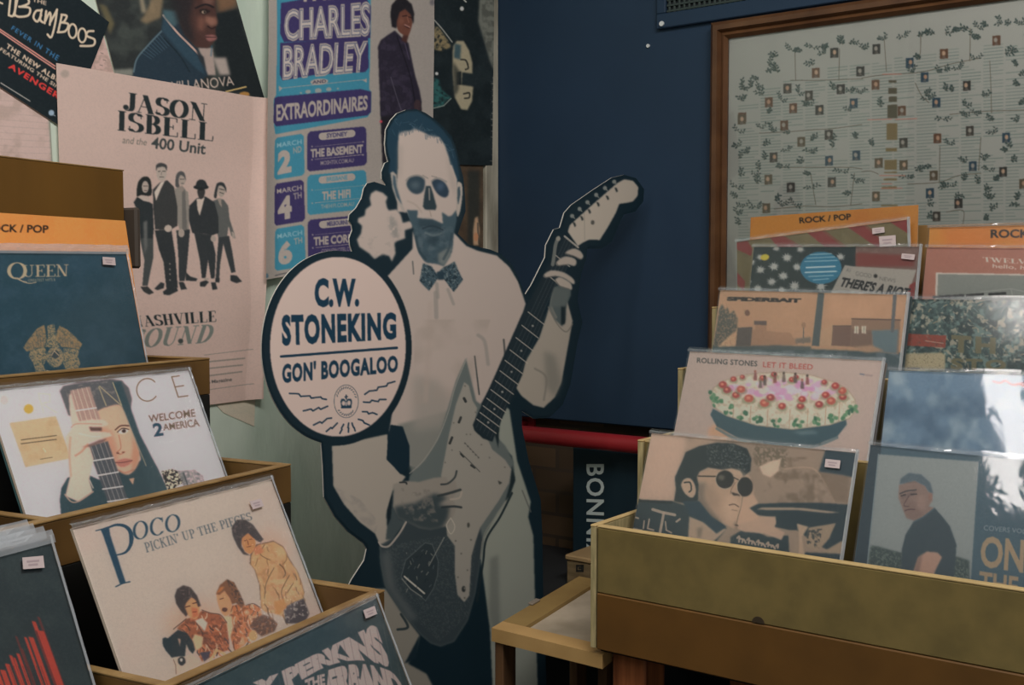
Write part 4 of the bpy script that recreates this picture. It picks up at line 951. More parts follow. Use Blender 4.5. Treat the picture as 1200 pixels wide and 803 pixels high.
def p_shades(a):
    z2 = zz(740, 500, 5.0215); z3 = zz(860, 510, 5.02); tl = (42, 58, 64); dk = (34, 46, 50); sk = (174, 148, 126)
    a.noise((176, 150, 130), 40, .35, .65, .9, z2((90, 30), (560, 30), (560, 440), (30, 440)))
    a.poly(z2((100, 30), (330, 60), (290, 250), (250, 430), (30, 440)), (186, 160, 142), 3)
    a.noise((112, 98, 82), 12, .52, .72, .8, z3((100, 130), (700, 130), (700, 400), (100, 400)))
    a.poly(z3((110, 60), (320, 80), (300, 200), (130, 180)), (110, 100, 84), 1.5, nz=(2.2, .4, .6)); a.poly(z3((150, 185), (215, 155), (278, 140), (262, 210), (215, 250), (170, 230)), (196, 172, 152), .8)
    a.line(z3((290, 200), (460, 195), (540, 290), (590, 390)), 1.5, (176, 152, 130), .6, 1, True); a.poly(z3((500, 220), (680, 235), (670, 400), (590, 390)), (120, 104, 88), 1.2, .8)
    a.poly(z3((540, 85), (760, 110), (740, 260), (640, 235), (500, 215)), (44, 62, 70), 1)
    # coat and car
    a.poly(z2((40, 440), (240, 440), (330, 470), (430, 480), (520, 560), (560, 600), (480, 700), (30, 640), (-40, 620)), tl, .7)
    a.poly(z2((-60, 400), (60, 430), (240, 440), (240, 455), (60, 446), (-60, 450)), (30, 40, 44), .6)
    for P, w in ((((125, 488), (180, 505), (255, 520)), 3.4), (((190, 510), (165, 640)), 3.2), (((75, 555), (70, 600)), 1.6), (((105, 545), (95, 600), (130, 610)), 1.8), (((200, 560), (205, 610), (235, 625)), 1.6), (((10, 600), (60, 610)), 1.6), (((25, 535), (40, 540)), 2), (((265, 560), (285, 545)), 2.4), (((80, 640), (330, 668)), 1)): a.line(z2(*P), w, (180, 160, 142), .9)
    # head
    a.poly(z2((400, 270), (480, 250), (560, 240), (660, 260), (700, 300), (720, 380), (715, 450), (690, 520), (660, 590), (600, 600), (520, 560), (440, 500), (400, 430), (370, 340)), sk, .8)
    a.poly(z2((390, 330), (440, 330), (430, 420), (470, 490), (540, 570), (500, 590), (420, 500), (385, 420)), (112, 102, 92), 2.2, .8)
    a.poly(z2((340, 530), (420, 560), (520, 590), (560, 605), (460, 700), (330, 690)), (170, 148, 128), .8); a.poly(z2((385, 600), (420, 590), (410, 650), (390, 660)), (116, 104, 92), 1.5, .8)
    hr = z2((255, 300), (300, 200), (320, 150), (400, 115), (500, 95), (600, 100), (680, 130), (706, 190), (700, 260), (660, 295), (640, 260), (590, 245), (540, 255), (450, 240), (400, 265), (385, 300), (395, 340), (390, 440), (300, 450), (250, 440), (262, 370))
    a.poly(hr, dk, .7); a.noise((92, 100, 98), 1.3, .56, .68, .85, z2((440, 110), (600, 105), (700, 180), (680, 260), (560, 240), (440, 220)))
    a.poly(z2((292, 340), (310, 310), (345, 305), (372, 340), (378, 390), (355, 420), (320, 400), (300, 370)), (182, 156, 134), .6, sm=True); a.line(z2((312, 330), (345, 330), (352, 370), (340, 385)), 1.8, (46, 50, 50), sm=True)
    a.poly(z2((300, 440), (400, 440), (470, 530), (560, 590), (500, 630), (420, 560), (340, 520)), (38, 60, 72), .8)
    a.poly(z2((520, 250), (640, 255), (700, 300), (600, 290)), (190, 166, 144), 2, .6); a.poly(z2((420, 360), (470, 340), (520, 420), (500, 500), (450, 470)), (150, 128, 110), 3, .6); a.poly(z2((560, 400), (600, 400), (640, 450), (610, 560), (560, 560), (540, 480)), (188, 162, 140), 3, .7); a.poly(z2((600, 570), (660, 540), (650, 600), (610, 605)), (120, 104, 92), 1.5, .7)
    a.line(z2((395, 292), (500, 294)), 1.6, (58, 54, 50)); a.ell(*z2((550, 312))[0], 10.5, 10.6, (36, 38, 38), soft=.6); a.ell(*z2((530, 300))[0], 4, 3, (120, 112, 98), soft=1.2, al=.7); a.line([(z2((550, 312))[0][0] + 11 * math.cos(D2R(t)), z2((550, 312))[0][1] + 11 * math.sin(D2R(t))) for t in range(60, 230, 10)], .8, (160, 150, 134))
    a.ell(*z2((668, 355))[0], 9.2, 11.5, (40, 42, 42), soft=.6); a.line(z2((602, 300), (632, 315)), 1.2, (50, 48, 46)); a.line([(z2((668, 355))[0][0] + 9.5 * math.cos(D2R(t)), z2((668, 355))[0][1] + 11.8 * math.sin(D2R(t))) for t in range(120, 250, 10)], .8, (170, 158, 140))
    a.line(z2((610, 330), (588, 370), (582, 396)), .9, (120, 98, 82), .9, .6, True); a.poly(z2((585, 385), (630, 398), (640, 408), (600, 406)), (52, 48, 46), .6); a.line(z2((655, 410), (645, 470), (625, 540), (620, 575)), .9, (96, 84, 74), .9, .5, True)
    a.line(z2((575, 462), (605, 458), (630, 472)), 1.3, (90, 72, 62), .9, .6, True); a.line(z2((590, 490), (622, 496)), 1, (130, 106, 90), .8)
    # second face and hand to the right, dashboard
    a.poly(z2((655, 420), (720, 400), (760, 480), (740, 600), (660, 620), (620, 575), (640, 500)), (182, 154, 132), .8); a.line(z2((612, 580), (660, 588), (640, 600)), 1.4, (60, 54, 50))
    a.poly(z3((-20, 600), (80, 540), (200, 600), (320, 590), (330, 760), (-20, 700)), tl, .8)
    a.poly(z3((92, 430), (140, 405), (300, 398), (540, 400), (680, 410), (690, 560), (640, 640), (560, 680), (500, 650), (370, 560), (330, 560), (240, 540), (240, 490), (140, 470)), tl, .7); a.poly(z3((130, 440), (170, 425), (400, 428), (620, 455), (560, 460), (380, 442), (180, 440)), (164, 144, 124), .7)
    a.poly(z3((30, 520), (120, 500), (160, 478), (245, 480), (250, 520), (235, 540), (300, 575), (280, 618), (180, 580), (60, 570), (20, 550)), (176, 150, 130), .7)
    a.poly(z3((440, 545), (600, 518), (560, 610), (490, 690), (420, 650)), (150, 132, 112), .7); a.noise((60, 66, 66), 3, .5, .62, .9, z3((430, 560), (520, 550), (500, 670), (430, 640))); a.poly(z3((370, 520), (440, 540), (400, 600), (420, 740), (380, 735), (385, 600)), (170, 148, 126), .7)
    a.poly(z3((500, 700), (640, 620), (650, 720), (560, 720)), (150, 132, 112), .8); a.poly(z3((330, 700), (370, 640), (380, 740), (320, 720)), (150, 134, 116), .8, nz=(1.6, .3, .6))
    a.poly(z3((420, 690), (640, 700), (640, 800), (400, 760)), tl, .8)
    [a.line(z3((20 + i * 19, 606 + i * 4), (32 + i * 19, 596 + i * 4 + 14 * (i % 3)), (30 + i * 19, 628 + i * 3)), 2.2, (176, 156, 138), .9, .6, True) for i in range(13)]; a.line(z3((10, 658), (100, 668)), 1.2, (168, 150, 132)); a.line(z3((130, 668), (250, 688)), 1.2, (168, 150, 132))


def p_salmon(a):
    z = zz(1040, 250, 4.0125); pale = (204, 188, 176)
    a.text('TWELVE', z((448, 206), (690, 220), (688, 240), (452, 228)), pale, 'serif', thick=.2, thin=.06); a.text('hello, here', z((495, 238), (720, 250), (718, 272), (494, 260)), pale, bold=.01)
    a.poly(z((228, 279), (900, 290), (900, 700), (212, 700)), (196, 186, 176)); a.poly(z((238, 286), (900, 297), (900, 700), (222, 700)), (128, 132, 126))
    for x, y in ((250, 394), (316, 390), (408, 385), (512, 380)): a.poly(z((x - 38, y - 4), (x + 46, y - 10), (x + 46, y + 2), (x - 38, y + 7)), (40, 42, 42))
    a.line(z((440, 370), (580, 355), (700, 380)), 1, (150, 152, 146)); a.line(z((580, 355), (590, 395)), 1, (150, 152, 146))


def p_camo(a):
    z = zz(1040, 250, 4.0125)
    a.noise((34, 52, 52), 9, .42, .62, .9); a.noise((100, 122, 116), 7, .5, .66, .9); a.noise((156, 150, 132), 5, .6, .7, .9); a.noise((40, 58, 58), 4, .55, .68, .8)
    rs = random.Random(3)
    for i in range(420):
        x, y = rs.uniform(100, 1250), rs.uniform(405, 1000); t = rs.uniform(0, 3.1); l = rs.uniform(10, 34); a.line(z((x, y), (x + l * math.cos(t), y + l * math.sin(t))), rs.uniform(.6, 1.4), rs.choice([(160, 160, 146), (120, 140, 136), (36, 50, 50), (150, 136, 110)]), .8)
    ol = (100, 96, 70)
    a.text('TH', z((300, 572), (510, 585), (508, 662), (298, 655)), ol, bold=.05, track=1.3, al=1); a.text('STO', z((298, 680), (560, 690), (558, 740), (296, 735)), ol, bold=.05, track=1.3, al=1)
    a.poly(z((92, 566), (277, 575), (272, 632), (88, 622)), (132, 62, 48), nz=(2.5, -.2, .45)); a.line(z((180, 600), (262, 612)), 1, (176, 150, 130), .8)
    a.poly(z((82, 660), (255, 655), (272, 668), (270, 738), (76, 742)), (162, 152, 124), .8); a.line(z((95, 728), (150, 730)), 1.6, (80, 76, 66)); a.noise((120, 110, 90), 1.2, .66, .7, .9, z((82, 660), (255, 655), (272, 668), (270, 738), (76, 742)))


def p_blue(a):
    a.noise((142, 158, 166), 26, .45, .75, .9); a.noise((66, 94, 116), 30, .5, .8, .9)
    a.line([(1164, 447), (1172, 449), (1178, 446), (1186, 451), (1194, 450), (1204, 455), (1216, 458)], 2, (164, 60, 62), .9, .8, True); a.line([(1190, 452), (1198, 449), (1208, 453)], 1.8, (164, 60, 62), .9, .8, True)


def p_spring(a):
    z = zz(1000, 510, 4.015)
    a.poly(z((80, 40), (132, 50), (70, 640), (0, 640)), (36, 56, 66)); a.poly(z((118, 90), (590, 125), (548, 760), (60, 660)), (134, 140, 138), .6); a.line(z((118, 90), (60, 660)), 1, (120, 134, 138))
    tr = z((82, 520), (120, 525), (170, 540), (230, 555), (480, 570), (545, 590), (548, 760), (60, 680)); a.poly(tr, (54, 70, 68), 1, nz=(2, .0, .4)); a.noise((90, 104, 98), 2, .55, .68, .8, tr)
    a.poly(z((215, 235), (285, 212), (340, 240), (352, 265), (372, 272), (372, 310), (355, 335), (385, 345), (330, 400), (285, 402), (250, 390), (232, 345), (212, 295)), (132, 110, 100), .7)
    a.poly(z((225, 300), (262, 300), (300, 330), (330, 375), (290, 400), (250, 390), (235, 345)), (120, 98, 90), 1.6, .7); a.poly(z((222, 285), (290, 262), (300, 278), (230, 302)), (104, 88, 84), 1, .8); a.line(z((243, 356), (262, 350), (288, 350)), 1.5, (84, 62, 60), .95, .5, True); a.line(z((262, 286), (238, 330), (262, 336)), 1.3, (92, 72, 68), .9, .6, True); a.line(z((220, 276), (250, 264), (295, 258)), 1.8, (62, 58, 60), .9, .6, True); a.line(z((225, 286), (245, 280)), 1.5, (52, 46, 46)); a.line(z((270, 280), (298, 278)), 1.5, (52, 46, 46)); a.poly(z((300, 280), (345, 290), (335, 350), (300, 350)), (148, 122, 110), 2, .7); a.line(z((250, 225), (300, 222)), 1, (112, 92, 86), .7); a.ell(*z((362, 290))[0], 2.4, 4.2, (136, 104, 92))
    a.poly(z((218, 232), (222, 205), (260, 178), (320, 185), (362, 225), (376, 275), (356, 268), (338, 240), (290, 215)), (78, 94, 102), .8)
    a.poly(z((285, 405), (330, 385), (382, 343), (420, 385), (455, 430), (485, 515), (480, 600), (468, 720), (225, 680), (228, 540), (245, 470)), (46, 64, 72), .7); a.line(z((285, 410), (330, 385), (382, 345)), 1.6, (70, 88, 96))
    a.poly(z((305, 575), (345, 548), (395, 552), (418, 575), (385, 640), (365, 720), (262, 700)), (168, 134, 116), .8); a.poly(z((305, 575), (325, 560), (300, 690), (270, 690)), (120, 96, 86), 1.5, .7)
    a.text('COVERS VOL.1', z((615, 424), (830, 445), (828, 466), (613, 448)), (150, 156, 156), al=.8); a.text('ONLY', z((604, 472), (965, 508), (958, 676), (594, 620)), (156, 134, 106), bold=.03); a.text('THE', z((594, 640), (778, 668), (772, 768), (588, 738)), (156, 134, 106), bold=.03)


z5r = zz(850, 230, 5)
record('orange genre divider card behind the striped LP', pose(879.7, 254.8, 1.981, 125.9, 8.1, 2.1), (196, 132, 62), p_div(z5r((432, 125), (735, 101), (738, 138), (435, 160))), 1.15, .292, sleeve=False, cat='divider card', name='divider_card', thick=.0012, vmax=.5)
record('olive LP with diagonal red brown stripes, tilted in the back row', pose(863.4, 283.6, 1.985, 128, 8.4, 5.65), (104, 94, 64), p_stripe, KR, .305, vmax=.42, stickers=[z5r((860, 188), (930, 180), (934, 212), (862, 222)), z5r((900, 237), (998, 228), (1000, 290), (905, 298))])
record('dark LP with white stars, blue sticker and newspaper headline', pose(883.7, 289.5, 1.941, 126.3, 10.3, -1), (34, 46, 48), p_star, KR, .286, vmax=.3, lipm=False, stickers=[z5r((1035, 335), (1112, 342), (1106, 374), (1030, 366))])
ms = pose(844.2, 340.2, 1.874, 127.1, 13.4, -1.07)
record('sepia LP with two desert street photographs and wide black lettering', ms, (176, 142, 114), p_spider, KR, vmax=.36)
plain('record edge behind the sepia desert street LP', ms, .002, .0, .009, (70, 84, 86), KR, None)
mo = pose(808.5, 411.9, 1.779, 128.7, 20.3, -.24)
record('cream LP with a decorated cake on a dark round platter', mo, (174, 157, 148), p_rolling, KR, vmax=.6)
plain('record edge behind the cream LP with a cake', mo, .001, 0, .009, (120, 112, 106), KR, None)
me_ = pose(763.7, 507.9, 1.682, 125.9, 21.6, -.26)
record('sepia LP with a man in round dark glasses, front row', me_, (146, 128, 112), p_shades, KR, vmax=.64, stickers=[zz(860, 510, 5.02)((540, 140), (628, 150), (622, 198), (534, 188))])
record('ochre genre divider card at the back of the second column, in film', pose(1089.5, 266.9, 1.786, 126.2, 8.1, -.15), (186, 128, 56), p_div([(1161, 269), (1249, 268.5), (1249, 278.5), (1161, 279)]), KR, cat='divider card', name='divider_card', thick=.0012, vmax=.3)
record('salmon pink LP with a grey car park picture', pose(1086.4, 289.9, 1.771, 126.5, 8.4, -1.7), (160, 112, 96), p_salmon, KR, vmax=.36)
record('mottled green LP with red bar and tan label', pose(1065.7, 350.6, 1.70, 124.7, 12.3, -.31), (58, 80, 78), p_camo, KR, vmax=.42)
record('pale blue LP with red script in crinkled shiny film', pose(1042.2, 434.1, 1.587, 125.5, 18.8, .52), (96, 122, 142), p_blue, KR, vmax=.42, m=film_gloss)
record('blue grey LP with a man in a dark polo shirt, front row', pose(1020.3, 521.5, 1.487, 125.2, 19.3, -.96), (60, 86, 98), p_spring, KR, vmax=.6, m=film_gloss)


# ---------------------------------------------------------------- posters on the left wall
poster_m = print_mat('printed_poster', .55, .3)
def on_wall(name, label, quad, off, base, paint, k, cat='poster', bend=None, thick=.0006, dens=1.25, clip=None):
    P = [meet(x, y, CORNER + NL * off, NL) for x, y in quad]
    mw = frame_of(P[0], UL, Z); inv = mw.inverted(); loc = [(inv @ p)[:2] for p in P]
    xs = [q[0] for q in quad]; ys = [q[1] for q in quad]
    art = Art((max(min(xs) - 6, -50), max(min(ys) - 6, -70), max(xs) + 6, max(ys) + 6), base); paint(art)
    art.noise((20, 24, 26), 1.2, .4, .8, .04); art.noise((206, 196, 188), 1.8, .45, .85, .03)
    o = sheet(name, mw, 1, 1, art, k, [poster_m, paper_back], None, thick, dens, quad=loc, bend=bend, trace=quad)
    return tag(o, label, cat, 'posters on the left wall' if cat == 'poster' else 'paper sheets on the left wall')


def p_white(a):
    a.noise((150, 132, 122), 14, .5, .75, .6)
    for i in range(16): a.line([(-40, 100 + i * 7.5), (20, 104 + i * 7.5), (64, 110 + i * 7)], .8, (150, 132, 124), .5, .8, True)
    a.poly([(57, 140), (70, 140), (70, 215), (62, 215)], (118, 124, 112), 1)


def p_scrap(a):
    a.noise((150, 128, 118), 5, .5, .7, .8)
    for x, y in ((118, 62), (121, 70), (117, 76)): a.line([(x, y), (x + 3, y + 1)], .8, (110, 92, 84))


def p_villa(a):
    z = zz(110, 0, 5.355)
    a.noise((60, 66, 62), 18, .4, .7, .8)
    for P, c in ((((280, -60), (300, -60), (330, 80), (300, 80)), (150, 136, 112)), (((340, -60), (350, -60), (385, 80), (365, 80)), (120, 110, 92)), (((390, -60), (440, -60), (420, 110), (330, 150), (290, 130), (320, 90)), (128, 110, 84)), (((30, 20), (80, 40), (130, 150), (100, 220), (70, 120)), (96, 88, 62))): a.poly(z(*P), c, 1.6, .8)
    a.poly(z((760, -60), (900, -60), (900, 40), (780, 90)), (118, 86, 62), 3, .8); a.poly(z((740, 90), (900, 60), (1020, 420), (1080, 620), (830, 560), (760, 330)), (26, 32, 34), 1.5)
    a.poly(z((80, 440), (250, 430), (250, 480), (100, 480)), (110, 112, 104), 1.5)
    a.poly(z((245, 470), (262, 380), (300, 330), (380, 230), (425, 190), (430, 90), (520, 110), (600, 240), (690, 360), (720, 470), (600, 560), (250, 490)), (34, 48, 58), .8)
    for i in range(9): a.line(z((300 + i * 14, 330 - i * 14), (360 + i * 14, 370 - i * 10)), .9, (60, 82, 94), .7)
    a.line(z((250, 450), (270, 370), (330, 295), (425, 195)), 1.8, (84, 104, 112), .9, 1, True); a.poly(z((425, 190), (440, 110), (500, 190), (600, 290), (660, 360), (700, 470), (640, 430), (560, 350)), (42, 62, 74), 1); a.line(z((440, 240), (540, 350), (600, 450)), 1.6, (22, 34, 40), .8, 1, True)
    a.line(z((436, 96), (520, 200), (600, 280), (668, 350)), 2.4, (190, 156, 142), .9, .7, True); a.poly(z((430, 60), (520, 70), (540, 140), (500, 170), (440, 110)), (62, 86, 92), 1.5)
    a.poly(z((655, 300), (745, 300), (765, 470), (715, 470), (690, 400)), (150, 134, 126), .8); a.poly(z((640, 310), (690, 360), (705, 440), (660, 370)), (40, 44, 48), .8)
    a.poly(z((745, 360), (830, 362), (856, 470), (790, 470)), (150, 138, 130), 1.5)
    a.poly(z((470, -60), (760, -60), (764, 50), (778, 140), (762, 180), (768, 240), (745, 275), (715, 302), (640, 296), (570, 220), (540, 140), (555, 40)), (66, 46, 42), .9)
    a.poly(z((470, -60), (640, -60), (600, 120), (640, 280), (570, 230), (520, 130)), (36, 34, 36), 3, .9); a.poly(z((700, 100), (765, 110), (776, 150), (735, 165), (700, 140)), (138, 98, 82), 1.6, .8); a.poly(z((650, 100), (700, 110), (690, 200), (650, 180)), (112, 76, 64), 2.5, .8); a.poly(z((680, -40), (755, -40), (750, 30), (690, 30)), (112, 82, 72), 2, .7)
    a.poly(z((660, 60), (700, 55), (735, 70), (700, 90), (670, 85)), (34, 28, 28), .8); a.ell(*z((690, 76))[0], 2.6, 1.8, (150, 130, 112)); a.ell(*z((694, 76))[0], 1.3, 1.5, (26, 24, 24)); a.line(z((640, 50), (700, 28), (750, 45)), 2.4, (30, 26, 28), .9, .8, True)
    a.line(z((715, 165), (740, 180), (762, 170)), 1.6, (40, 28, 28), .9, .7, True); a.poly(z((700, 225), (745, 218), (768, 228), (765, 250), (720, 258)), (126, 84, 80), .8, sm=True); a.line(z((700, 232), (765, 234)), 1, (46, 30, 30)); a.line(z((740, 290), (735, 350)), 2, (52, 90, 110), .5, 1)
    a.text('VILLANOVA', z((485, 512), (872, 476), (882, 535), (490, 588)), (176, 158, 146), bold=.0); a.line(z((830, 575), (955, 545)), 1.6, (176, 150, 96)); a.ell(*z((945, 592))[0], 6, 3, (150, 110, 60))


def p_bamboo(a):
    z = zz(0, 0, 5.35); pl = (192, 168, 146); w = 2.6
    for P in (((68, -30), (60, 40), (55, 95)), ((55, 95), (80, 100), (95, 60), (112, -20)), ((100, -10), (92, 98)), ((95, -15), (165, -15), (180, 20), (130, 42)), ((120, 42), (185, 50), (178, 95), (120, 105), (92, 92)), ((255, 65), (225, 70), (210, 110), (235, 135), (258, 95)), ((262, 60), (252, 120), (268, 140)), ((290, 70), (280, 145)), ((285, 130), (310, 80), (318, 100), (312, 155)), ((315, 140), (345, 85), (358, 60)), ((357, 62), (345, 150), (322, 232), (298, 216)), ((388, 92), (365, 200)), ((385, 92), (418, 100), (402, 135), (380, 142)), ((385, 140), (428, 152), (410, 195), (362, 202)), ((586, 195), (552, 198), (545, 225), (592, 248), (582, 285), (505, 288))): a.line(z(*P), w, pl, 1, .5, True)
    for x, y in ((455, 195), (515, 222)): a.line([(z((x, y))[0][0] + 4.6 * math.cos(t), z((x, y))[0][1] + 8.2 * math.sin(t)) for t in np.linspace(0, 6.3, 24)], w * .9, pl)
    a.line(z((-15, 10), (15, 22)), 2, pl)
    a.text('THE', z((205, -18), (292, 8), (290, 34), (202, 8)), pl, bold=.02)
    a.text('FEVER IN THE', z((82, 160), (374, 352), (358, 382), (68, 184)), (52, 104, 146), bold=.02, track=1.25)
    a.line(z((-20, 170), (345, 415)), 1.5, (196, 130, 118)); a.line(z((-20, 185), (345, 432)), 1.5, (196, 130, 118))
    a.text('THE NEW ALBUM', z((48, 270), (420, 520), (404, 548), (34, 298)), pl, bold=.04, track=1.2)
    a.text('FEATURING THE SINGLE', z((8, 296), (450, 590), (438, 610), (-4, 316)), pl, bold=.03, track=1.1)
    a.text('AVENGER', z((66, 392), (384, 590), (366, 626), (48, 424)), (204, 54, 50), bold=.04, track=1.2)
    a.line(z((5, 520), (188, 634)), 1.1, (150, 146, 140)); a.ell(*z((322, 708))[0], 3.4, 3.4, (130, 150, 166)); a.line(z((336, 722), (346, 726)), 1, (120, 130, 140))


def p_jason(a):
    z = zz(110, 0, 5.355); z3 = zz(140, 180, 4.722); z4 = zz(140, 340, 5.356); z1 = zz(0, 0, 3.75); bk = (32, 40, 42)
    a.noise((184, 160, 150), 70, .4, .7, .5)
    a.text('JASON', z((183, 580), (706, 656), (700, 764), (177, 692)), bk, 'serif', thick=.265, thin=.04, track=1.08); a.text('ISBELL', z1((515, 488), (936, 545), (934, 620), (513, 572)), bk, 'serif', thick=.235, thin=.04, track=1.08)
    a.text('and the', z1((535, 600), (645, 612), (642, 640), (533, 630)), (100, 96, 88), italic=.03); a.text('400 Unit', z1((664, 602), (904, 630), (900, 680), (660, 652)), (54, 60, 60), bold=.02)
    a.ell(*z1((282, 325))[0], 5, 4.6, (150, 136, 126), soft=1)
    g = lambda P, c, sm=False, s_=.5: a.poly(z3(*P), c, s_, 1, sm)
    dk = (44, 48, 50); md = (112, 108, 102); sk = (152, 140, 130)
    # fifth, fourth, third, second, first from behind forward
    g(((510, 265), (545, 250), (575, 255), (600, 290), (606, 360), (630, 440), (635, 470), (615, 455), (600, 400), (590, 470), (545, 475), (530, 400)), (82, 84, 82)); g(((545, 465), (602, 455), (618, 540), (635, 655), (612, 662), (585, 560), (570, 500), (550, 620), (545, 700), (525, 705), (535, 560)), (50, 54, 56)); g(((606, 672), (640, 675), (672, 708), (640, 718), (608, 705)), dk); g(((525, 690), (548, 690), (546, 715), (525, 712)), dk)
    a.ell(*z3((562, 205))[0], 4.6, 7.4, sk); g(((528, 200), (540, 165), (570, 160), (588, 185), (590, 215), (575, 185), (550, 178), (540, 210), (535, 245), (522, 240)), dk, True); a.line(z3((555, 215), (575, 222)), .9, (70, 68, 64)); a.line(z3((552, 195), (578, 202)), 1, (60, 58, 56)); g(((540, 250), (560, 245), (565, 300), (552, 280)), (140, 128, 118)); g(((615, 430), (632, 440), (634, 470), (622, 470)), sk)
    g(((305, 195), (330, 185), (352, 190), (378, 215), (385, 300), (382, 425), (330, 420), (310, 350)), (128, 122, 114)); g(((345, 190), (362, 200), (372, 420), (345, 420)), (96, 94, 90)); g(((312, 425), (388, 420), (375, 560), (365, 660), (355, 705), (325, 705), (322, 560)), (48, 52, 54)); g(((322, 710), (350, 712), (368, 750), (335, 755)), dk); g(((362, 655), (385, 680), (425, 692), (420, 706), (362, 704)), dk)
    a.ell(*z3((345, 146))[0], 4, 6.6, sk); g(((308, 180), (312, 120), (335, 98), (358, 110), (366, 150), (355, 130), (335, 120), (325, 150), (330, 185)), (74, 74, 74), True); g(((325, 185), (345, 178), (360, 195), (345, 215)), (130, 120, 112)); a.ell(*z3((340, 440))[0], 3.6, 5, sk); a.line(z3((334, 142), (356, 142)), 1, (74, 70, 68)); a.line(z3((340, 165), (352, 165)), .9, (90, 84, 80))
    g(((384, 290), (425, 248), (475, 238), (525, 270), (545, 350), (545, 440), (505, 455), (470, 445), (400, 440), (382, 370)), dk); g(((425, 252), (470, 242), (455, 300), (442, 345), (430, 310)), (182, 166, 154)); g(((410, 435), (505, 450), (528, 560), (520, 690), (500, 692), (485, 590), (470, 690), (450, 690), (440, 590)), (46, 50, 52)); g(((440, 712), (475, 700), (488, 712), (465, 738), (438, 735)), dk); g(((500, 712), (525, 712), (535, 750), (508, 756)), dk); g(((462, 690), (486, 688), (486, 702), (462, 702)), (150, 138, 128)); a.ell(*z3((515, 472))[0], 3.2, 3.6, sk)
    a.ell(*z3((450, 205))[0], 4.2, 6, (120, 112, 104)); g(((432, 200), (470, 200), (466, 240), (448, 252), (434, 235)), (52, 52, 52), True); a.ell(*z3((450, 186))[0], 9, 3, (34, 38, 40)); g(((425, 185), (428, 155), (450, 143), (475, 155), (480, 185)), (40, 44, 46), True); a.line(z3((438, 202), (466, 202)), 1.2, (40, 40, 40))
    g(((182, 200), (222, 160), (262, 148), (300, 185), (318, 290), (318, 400), (275, 425), (195, 420), (185, 310)), (52, 54, 54)); g(((190, 215), (225, 160), (250, 150), (225, 200), (200, 262)), (188, 172, 160)); g(((192, 425), (285, 420), (305, 560), (318, 742), (255, 750), (240, 600), (215, 530)), (44, 48, 50)); g(((235, 765), (270, 738), (312, 742), (318, 760), (270, 785), (240, 780)), dk); g(((188, 748), (225, 712), (245, 720), (240, 745), (205, 757)), dk); a.ell(*z3((267, 415))[0], 4.4, 4.2, (172, 158, 146))
    a.ell(*z3((230, 108))[0], 6, 9.4, (160, 148, 138)); g(((200, 95), (200, 65), (225, 52), (258, 65), (258, 95), (245, 75), (210, 78)), (60, 60, 60), True); a.line(z3((212, 100), (222, 98)), 1, (70, 66, 62)); a.line(z3((236, 98), (250, 98)), 1, (70, 66, 62)); a.line(z3((220, 130), (242, 130)), 1, (96, 88, 82)); a.line(z3((231, 104), (228, 118)), .8, (120, 108, 100))
    for y in (610, 640, 668, 700): a.ell(*z3((275, y))[0], .9, .9, (140, 132, 124))
    g(((75, 270), (95, 240), (125, 255), (150, 262), (182, 280), (188, 420), (182, 480), (112, 475), (102, 330)), (40, 46, 48)); g(((98, 238), (130, 232), (165, 245), (160, 268), (130, 262)), (168, 154, 144)); g(((80, 290), (102, 310), (105, 400), (98, 470), (80, 478), (74, 440), (85, 370)), (140, 130, 122)); g(((110, 470), (184, 470), (185, 570), (160, 690), (152, 732), (122, 732), (135, 590)), (62, 66, 66)); g(((130, 380), (150, 370), (150, 520), (135, 560)), (92, 94, 92), s_=1); g(((112, 738), (150, 735), (185, 770), (160, 782), (130, 765)), (50, 52, 52))
    g(((92, 235), (100, 160), (135, 127), (168, 145), (176, 220), (160, 235), (120, 230)), (34, 38, 38), True); a.ell(*z3((140, 185))[0], 4, 7, (156, 144, 134)); a.line(z3((130, 180), (152, 180)), 1, (80, 74, 70)); a.line(z3((135, 205), (148, 205)), 1, (96, 80, 76))
    a.text('NASHVILLE', z4((66, 167), (598, 131), (600, 197), (86, 233)), bk, 'serif', thick=.22, thin=.04, track=1.06); a.text('SOUND', z4((40, 253), (600, 216), (612, 322), (60, 368)), (104, 110, 104), 'serif', thick=.22, thin=.05, italic=.1, track=1.06); a.ell(*z4((378, 320))[0], 3, 3, (60, 66, 64))
    a.line(z4((530, 408), (830, 372)), .7, (110, 104, 98), .8); a.line(z4((530, 630), (830, 588)), .7, (110, 104, 98), .8)
    for i, (x0, x1, y0, y1) in enumerate(((535, 790, 452, 428), (535, 775, 494, 470), (535, 770, 541, 512))):
        for j in range(16): t = j / 16; a.line(z4((x0 + (x1 - x0) * t, y0 + (y1 - y0) * t), (x0 + (x1 - x0) * t + 11, y0 + (y1 - y0) * t - 1)), 1.7, (120, 114, 106), .75, .7)
    a.text('Magazine', z4((575, 566), (705, 548), (708, 578), (578, 592)), (74, 72, 70), bold=.02, italic=.02); a.line(z4((535, 585), (562, 583)), 2.2, (90, 86, 82))


